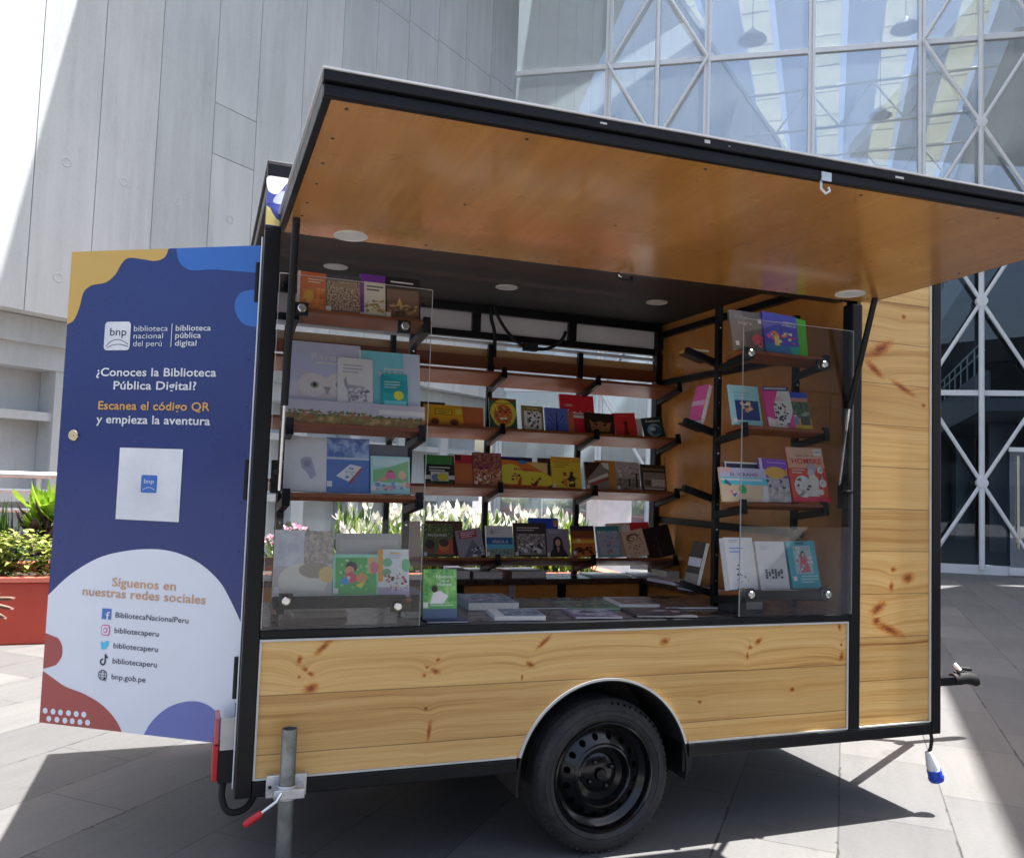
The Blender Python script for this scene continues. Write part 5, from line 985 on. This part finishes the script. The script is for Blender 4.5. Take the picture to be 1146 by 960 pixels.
book('tall red book titled HOMBRE with grey robot drawings', 2.325, F-.004, 1.352, .195, .245, -1, '#d04538', [('r', 0, .62, 1, 1, '#e08a6a'), ('r', 0, .80, 1, 1, '#e09a7e'), ('t', 'Dias con un', .5, .83, .045, '#6a2a2a', 'CENTER', .5), ('t', 'HOMBRE', .52, .70, .10, '#b81e2c', 'CENTER', .80), ('r', .74, .86, .96, .97, '#e8d8c8'), ('t', 'TOMO I', .85, .9, .035, '#2a2020', 'CENTER', .18), ('e', .32, .28, .24, .20, '#d8d0c8'), ('e', .62, .62, .13, .09, '#8a8890'), ('e', .58, .52, .10, .08, '#a8a4a4'), ('p', [(.46, .1), (.72, .1), (.76, .42), (.66, .5), (.5, .46)], '#c8c0b4'), ('e', .84, .58, .08, .06, '#e4d8d0'), ('e', .86, .34, .1, .075, '#e4d8d0'), ('e', .78, .18, .07, .055, '#dcc8c0'), ('d', .14, .1, .5, .42, 22, .03, ['#5a5450', '#8a847c', '#b8a898', '#3a3230'], 4), ('d', .8, .3, .9, .62, 10, .02, ['#8a5a50', '#a89a94'], 7), ('l', .06, .57, .4, 2, .05, .018, '#f0c0a8'), ('r', 0, 0, 1, .08, '#c82e44')], group=G3)
book('thick white book with blue title lines and small ink sketches', 1.985, F-.002, .982, .140, .218, 0, '#d9dbe6', [('l', .14, .94, .5, 2, .035, .012, '#7a84a0'), ('l', .14, .78, .62, 2, .07, .022, '#6a7ac0'), ('e', .6, .36, .25, .16, '#c4c8d8'), ('d', .3, .28, .42, .48, 7, .022, ['#1c1c28', '#3a3a4a'], 3), ('d', .3, .08, .75, .3, 14, .02, ['#8a90a8', '#b0b4c4', '#3a3e52'], 5)], t=.038, edge='#e4e4ee', group=G3)
book('white book with a crossword like drawing near its bottom', 2.140, F-.004, .982, .148, .203, 0, '#d6dae0', [('l', .16, .88, .46, 2, .045, .014, '#8a929a'), ('l', .2, .52, .6, 3, .05, .012, '#9aa4aa'), ('r', .18, .2, .86, .42, '#b8bcc0')]+[('r', .22+.1*i, .22+.05*j, .29+.1*i, .26+.05*j, '#23262a') for i in range(6) for j in range(4) if (i*j+i) % 3 != 1], t=.016, group=G3)
book('teal book with a framed painting of a red robed figure', 2.305, F-.002, .984, .148, .203, -1, '#2f8f9e', [('r', .2, .3, .82, .9, '#b8b4b0'), ('r', .2, .3, .82, .9, '#8aa4a8'), ('p', [(.34, .34), (.72, .34), (.62, .68), (.5, .76), (.42, .66)], '#b04050'), ('e', .52, .72, .08, .07, '#3a2a2c'), ('e', .52, .7, .045, .045, '#c8907a'), ('d', .24, .32, .8, .88, 34, .03, ['#c8c8c4', '#5a7a80', '#a8605a', '#d8d4cc', '#6a4a4a'], 4), ('l', .34, .24, .92, 3, .06, .022, '#9ad0d8'), ('r', .3, .93, .6, .97, '#1c4c5a'), ('s', .06, .16)], t=.016, group=G3)
pk = book('pink book seen nearly edge on in the rack left of the light blue book', 1.885, .325, 1.672, .10, .19, 0, '#c94a86', [('r', 0, 0, 1, .12, '#d8d4d0'), ('r', 0, .5, 1, .62, '#e890b0')], t=.022, edge='#d86a9a', group='books on the side rack'); pk.rotation_euler = (math.radians(-14), 0, math.radians(-90))
dk = book('dark narrow book with a pale label leaning in the side rack', 1.885, .325, .975, .10, .19, 0, '#2c2622', [('r', 0, .42, 1, .62, '#a8a8b4'), ('r', 0, 0, 1, .25, '#6a645e')], t=.022, edge='#d0ccc4', group='books on the side rack'); dk.rotation_euler = (math.radians(-14), 0, math.radians(-90))
yl = book('thin yellow book lying in the side rack arm beside the top right display', 1.88, .27, 2.0, .09, .10, 0, '#b0a03a', t=.010, flatz=1.998, group='books on the side rack')
# ---- lying on the counters
Z1, Z2 = .8825, .8725
def lay(label, x, y, w, d, t, base, items=(), rot=0, z=Z1, edge=None): return book(label, x, y-d/2, 0, w, d, rot, base, items, t=t, flatz=z, edge=edge, group=G4)
lay('thin navy booklet lying in front of the standing green book', .700, .13, .150, .19, .006, '#2a3450', [('e', .5, .5, .06, .04, '#c8ccd8'), ('n', .05, .05, .95, .95, speck('#252e46', '#3a4868', 30))], -3)
lay('thick white paged book with a dark photographic cover on the counter', .962, .42, .21, .26, .032, '#5c6878', [('n', .04, .04, .96, .96, speck('#2a3442', '#8a94a6', 22, .42, .58))], -4)
lay('thin dark book lying behind the thick white paged one to its right', 1.165, .40, .235, .22, .008, '#3c3a38', [('n', .03, .03, .97, .97, speck('#2e2c2c', '#5a544c', 20))], -5)
lay('book with a grey blue photograph and white pages at the counter front edge', .985, .14, .195, .18, .016, '#a8acbc', [('n', .2, .05, .98, .95, speck('#3a4254', '#8c96a8', 20, .42, .58)), ('r', 0, 0, .2, 1, '#c8ccd4')], -8)
lay('green bordered thin book lying on the counter', 1.390, .36, .225, .21, .006, '#4c8a5a', [('n', .06, .08, .94, .92, speck('#3c4a34', '#8a7a58', 20, .42, .58, '#2f3c3c'))], -6)
lay('small purple grey booklet at the counter front, left of the dark wide one', 1.305, .14, .190, .20, .008, '#6a5a72', [('n', .05, .05, .95, .95, speck('#4c4a66', '#b0aabc', 14, .42, .6)), ('p', [(.2, .5), (.45, .8), (.6, .5)], '#2a2a36')], -8)
lay('cream edged book with a brown photograph near the counter back', 1.640, .41, .215, .23, .010, '#cfc8ba', [('n', .08, .1, .94, .92, speck('#4c3c38', '#9a8a80', 18, .42, .58))], -9)
lay('dark wide booklet with two pale shapes at the counter front', 1.600, .13, .255, .20, .007, '#3a3638', [('n', .03, .03, .97, .97, speck('#2c2a2e', '#544e50', 20)), ('e', .55, .6, .12, .12, '#8a8e98'), ('e', .78, .5, .08, .1, '#b0a8a0')], -9)
lay('large brown booklet lying at the right end of the counter', 1.840, .33, .27, .24, .010, '#4a3c3a', [('n', .04, .04, .96, .96, speck('#3c2e30', '#7a6248', 16, .42, .6, '#54463e'))], -7)
for i, (t_, col, lb) in enumerate(((.030, '#c8c2b2', 'bottom cream book of the pile left of the standing green book'), (.026, '#c4c8d8', 'pale blue edged book in the middle of the pile left of the standing green book'), (.016, '#3a4058', 'navy book on top of the pile left of the standing green book'))):
    lay(lb, .62, .31, .10, .30, t_, col, (), 1-i, Z1+(0, .031, .058)[i])
for i, (t_, col, lb, dx) in enumerate(((.022, '#9a9c9e', 'lowest grey book of the pile under the left display', .0), (.016, '#8a8c92', 'second grey book of the pile under the left display', -.01), (.012, '#5a5e66', 'dark topmost book of the pile under the left display', -.025))):
    lay(lb, .275+dx, .33, .19, .26, t_, col, (), 1+i, Z1+(0, .023, .040)[i])
book('green standing book with a white dressed girl, at the counter front', .685, .085, .890, .128, .178, 0, '#4c8a4a', [('n', .02, .3, .98, .98, speck('#3f7a3c', '#7ab060', 24, .42, .6)), ('r', 0, 0, 1, .2, '#44506a'), ('p', [(.2, .3), (.3, .52), (.5, .56), (.74, .46), (.6, .3)], '#d4dce8'), ('e', .34, .6, .09, .07, '#2a2020'), ('t', 'Llamas', .62, .82, .07, '#e8ece4', 'CENTER', .46), ('t', 'en el', .64, .74, .05, '#e8ece4', 'CENTER', .24), ('t', 'Viento', .62, .66, .07, '#e8ece4', 'CENTER', .44), ('l', .2, .26, .9, 1, .1, .02, '#a8c8a0'), ('s', .0, .22)], tilt=-9, group='books standing on the counter')
lay('lilac thin stack lying on the back counter beside the standing green book', 1.17, 1.52, .08, .24, .045, '#9a98b4', (), 0, Z2)
lay('thick pale paged book lying on the back counter', 1.315, 1.52, .165, .22, .036, '#a8b0b4', (), 0, Z2, '#3a3a40')
lay('brown spined thick book lying on the back counter', 1.56, 1.53, .215, .21, .036, '#8a8a90', [('n', .05, .05, .95, .95, speck('#7a7c84', '#a8aab0', 12))], 6, Z2, '#5a2c28')
lay('thin pale green booklet lying on the back counter', 2.06, 1.52, .24, .23, .007, '#9ab0ac', [('n', .05, .05, .95, .95, speck('#7c9490', '#b4c4be', 12))], -6, Z2)
lay('thin grey booklet lying in the back counter corner', 2.31, 1.52, .16, .22, .007, '#8a949c', (), -10, Z2)
lay('white booklet lying on the right counter', 2.33, 1.17, .16, .24, .016, '#c4c4d8', (), 10, Z2)
lay('cream block shaped book lying on the right counter by the wall', 2.42, 1.42, .09, .15, .042, '#c8c0a4', (), 5, Z2)
lay('grey blue glossy booklet lying on the right counter near the opening', 2.33, .82, .17, .25, .008, '#8a96a8', [('n', .05, .05, .95, .95, speck('#74829a', '#b4c0cc', 8))], 14, Z2)
bx = empty('card_box', (2.03, .14, .8825)); tag(bx, 'low black box with a grey label under the white books of the right display', 'box')
q = MB(); q.box(1.945, 2.115, .10, .20, .8825, .935, plain('black_card', (.03, .033, .04), .5)); q.build('box_body', bx, None, .002)
q = MB(); q.box(2.02, 2.10, .0992, .0997, .895, .925, flat('#7a7a80')); q.build('box_label', bx)

# ================================================================== PERSON at the left (only the hand reaches into the photograph)
def skinned(name, verts, edges, radii, root, mt, parent=None, sub=2):
    me = bpy.data.meshes.new(name); me.from_pydata(verts, edges, []); me.update()
    o = bpy.data.objects.new(name, me); SC.collection.objects.link(o)
    s_ = o.modifiers.new('skin', 'SKIN'); s_.use_smooth_shade = True
    if not me.skin_vertices: me.skin_vertices.new() if hasattr(me.skin_vertices, 'new') else None
    for i, r in enumerate(radii): me.skin_vertices[0].data[i].radius = r if isinstance(r, tuple) else (r, r)
    for i in range(len(verts)): me.skin_vertices[0].data[i].use_root = (i == root)
    sb = o.modifiers.new('sub', 'SUBSURF'); sb.levels = sub; sb.render_levels = sub
    dg = bpy.context.evaluated_depsgraph_get(); ev = o.evaluated_get(dg); nm = bpy.data.meshes.new_from_object(ev)
    vs = [tuple(v.co) for v in nm.vertices]; fs = [tuple(p_.vertices) for p_ in nm.polygons]
    bpy.data.objects.remove(o); return vs, fs
SKIN = plain('brown_skin', (.135, .065, .04), .5, 0, .10, 20); NAIL = plain('nail', (.30, .17, .13), .35)
CLOTH = plain('dark_jacket', (.03, .035, .05), .85, 0, .2, 20, .002); DENIM = plain('dark_trousers', (.022, .025, .04), .85, 0, .2, 20)
px_, py_ = -1.415, 1.10
V = [(0, 0, .92), (0, 0, 1.08), (0, -.01, 1.22), (0, .0, 1.38), (0, -.005, 1.47), (0, -.015, 1.54), (0, -.02, 1.62), (0, -.015, 1.68),
     (.17, 0, 1.38), (.25, .03, 1.12), (.39, -.12, .91), (.425, -.15, .858), (-.17, 0, 1.38), (-.24, .03, 1.1), (-.25, -.03, .86), (-.25, -.05, .78),
     (.09, 0, .86), (.10, -.02, .48), (.10, .0, .09), (.11, -.13, .035), (-.09, 0, .86), (-.10, -.01, .48), (-.10, .02, .09), (-.11, -.11, .035)]
E_ = [(0, 1), (1, 2), (2, 3), (3, 4), (4, 5), (5, 6), (6, 7), (3, 8), (8, 9), (9, 10), (10, 11), (3, 12), (12, 13), (13, 14), (14, 15), (0, 16), (16, 17), (17, 18), (18, 19), (0, 20), (20, 21), (21, 22), (22, 23)]
Rr = [(.15, .10), (.13, .09), (.145, .10), (.10, .075), .052, .062, (.078, .09), .055, .055, .045, .034, (.036, .022), .055, .045, .034, .03, .085, .058, .04, .035, .085, .058, .04, .035]
Vw = [(px_+a, py_+b, c) for a, b, c in V]
vs, fs = skinned('body', Vw, E_, Rr, 0, SKIN)
pe = empty('person', (px_, py_, 0)); tag(pe, 'person in dark clothes at the left edge, one hand reaching in with spread fingers', 'person')
m = MB(); m.add(vs, fs, SKIN)
# left hand: palm and five fingers reaching towards the door
w0 = Vector((px_+.425, py_-.15, .858)); hd_ = Vector((.94, -.12, -.28)).normalized(); hs = Vector((.10, -.40, -.90)); hs = (hs-hd_*hs.dot(hd_)).normalized(); hn = hd_.cross(hs).normalized()
if hn.y > 0: hn = -hn
pl_v = [w0, w0+hd_*.045, w0+hd_*.085]
vs, fs = skinned('palm', [tuple(q) for q in [w0-hd_*.03, w0+hd_*.02, w0+hd_*.06, w0+hd_*.088]], [(0, 1), (1, 2), (2, 3)], [(.026, .024), (.036, .017), (.042, .015), (.036, .012)], 0, SKIN)
m.add(vs, fs, SKIN)
for k, (off, L, spread, bend) in enumerate(((-.032, .074, -.36, .10), (-.011, .084, -.08, .16), (.011, .078, .16, .22), (.031, .062, .42, .30))):
    b0 = w0+hd_*.078+hs*off; d = (hd_+hs*spread).normalized(); pts = [b0-d*.012]
    q = b0
    for j, fr in enumerate((.45, .32, .23)):
        d = (d-hn*bend*.5*(j+.3)).normalized(); q = q+d*L*fr; pts.append(q)
    vs, fs = skinned('finger', [tuple(a) for a in pts], [(0, 1), (1, 2), (2, 3)], [.0095, .009, .008, .0065], 0, SKIN)
    m.add(vs, fs, SKIN)
    tip = pts[-1]; m.sheet([tuple(tip+hn*.0066+hs*a*.005+d*b) for a, b in ((-1, -.006), (1, -.006), (1, .004), (-1, .004))], ident, 0, NAIL) if 0 else m.add([tuple(tip+hn*.0068+hs*a*.0045+d*b) for a, b in ((-1, -.007), (1, -.007), (1, .005), (-1, .005))], [(0, 1, 2, 3)], NAIL)
th = [w0+hd_*.015-hs*.020, w0+hd_*.045-hs*.048-hn*.008, w0+hd_*.072-hs*.058-hn*.014, w0+hd_*.094-hs*.058-hn*.016]
vs, fs = skinned('thumb', [tuple(q) for q in th], [(0, 1), (1, 2), (2, 3)], [.014, .0115, .010, .0075], 0, SKIN); m.add(vs, fs, SKIN)
hx, hy, hz = px_, py_-.02, 1.615                                         # face
for sx in (-1, 1):
    m.lathe([(0, -.012), (.008, -.009), (.011, 0), (.008, .009), (0, .012)], lambda a, b, w, sx=sx: (hx+sx*.03+a, hy-.082+w*.4, hz+.01+b*.6), plain('eye_white', (.7, .68, .64), .3), 12)
    m.lathe([(0, -.006), (.005, -.004), (.005, 0)], lambda a, b, w, sx=sx: (hx+sx*.03+a, hy-.0865+w*.4, hz+.01+b), MATT, 10)
    m.lathe([(0, -.02), (.016, -.012), (.02, 0), (.014, .014), (0, .02)], lambda a, b, w, sx=sx: (hx+sx*.08+w*.5, hy+.005+a*.8, hz-.01+b*1.6), SKIN, 12)
m.add([(hx-.014, hy-.08, hz-.03), (hx+.014, hy-.08, hz-.03), (hx, hy-.112, hz-.028), (hx, hy-.084, hz+.018), (hx, hy-.08, hz-.04)], [(0, 2, 3), (2, 1, 3), (0, 4, 2), (4, 1, 2)], SKIN)
m.lathe([(0, -.006), (.022, -.004), (.026, 0), (.022, .004), (0, .006)], lambda a, b, w: (hx+a, hy-.078+w*.6, hz-.058+b*.28), plain('lips', (.25, .08, .07), .5), 14)
m.build('body', pe, 60)
jv = [Vw[i] for i in (1, 2, 3, 8, 9, 10, 12, 13, 14)]
vs, fs = skinned('jacket', [Vw[0]]+jv, [(0, 1), (1, 2), (2, 3), (3, 4), (4, 5), (5, 6), (3, 7), (7, 8), (8, 9)], [(.168, .12), (.152, .11), (.165, .118), (.115, .088), .07, .06, .046, .07, .06, .046], 0, CLOTH)
MB().add(vs, fs, CLOTH).build('jacket', pe, 60)
vs, fs = skinned('trousers', [Vw[0]]+[Vw[i] for i in (16, 17, 18, 20, 21, 22)], [(0, 1), (1, 2), (2, 3), (0, 4), (4, 5), (5, 6)], [(.162, .112), .10, .072, .056, .10, .072, .056], 0, DENIM)
MB().add(vs, fs, DENIM).build('trousers', pe, 60)
m = MB(); hr_ = []
m.lathe([(.0, .125), (.05, .115), (.085, .08), (.098, .03), (.094, -.02), (.085, -.05)], lambda a, b, w: (hx+a*.92, hy+.022+b*1.02, hz+.01+w), MATT, 24); m.build('hair', pe, 60)
m = MB()
for sx, fy in ((.11, -.13), (-.11, -.11)): m.tube([(px_+sx, py_+.05, .045), (px_+sx, py_-.04, .045), (px_+sx, py_+fy-.03, .032)], [.042, .046, .035], MATT, 12)
m.build('shoes', pe, 60)
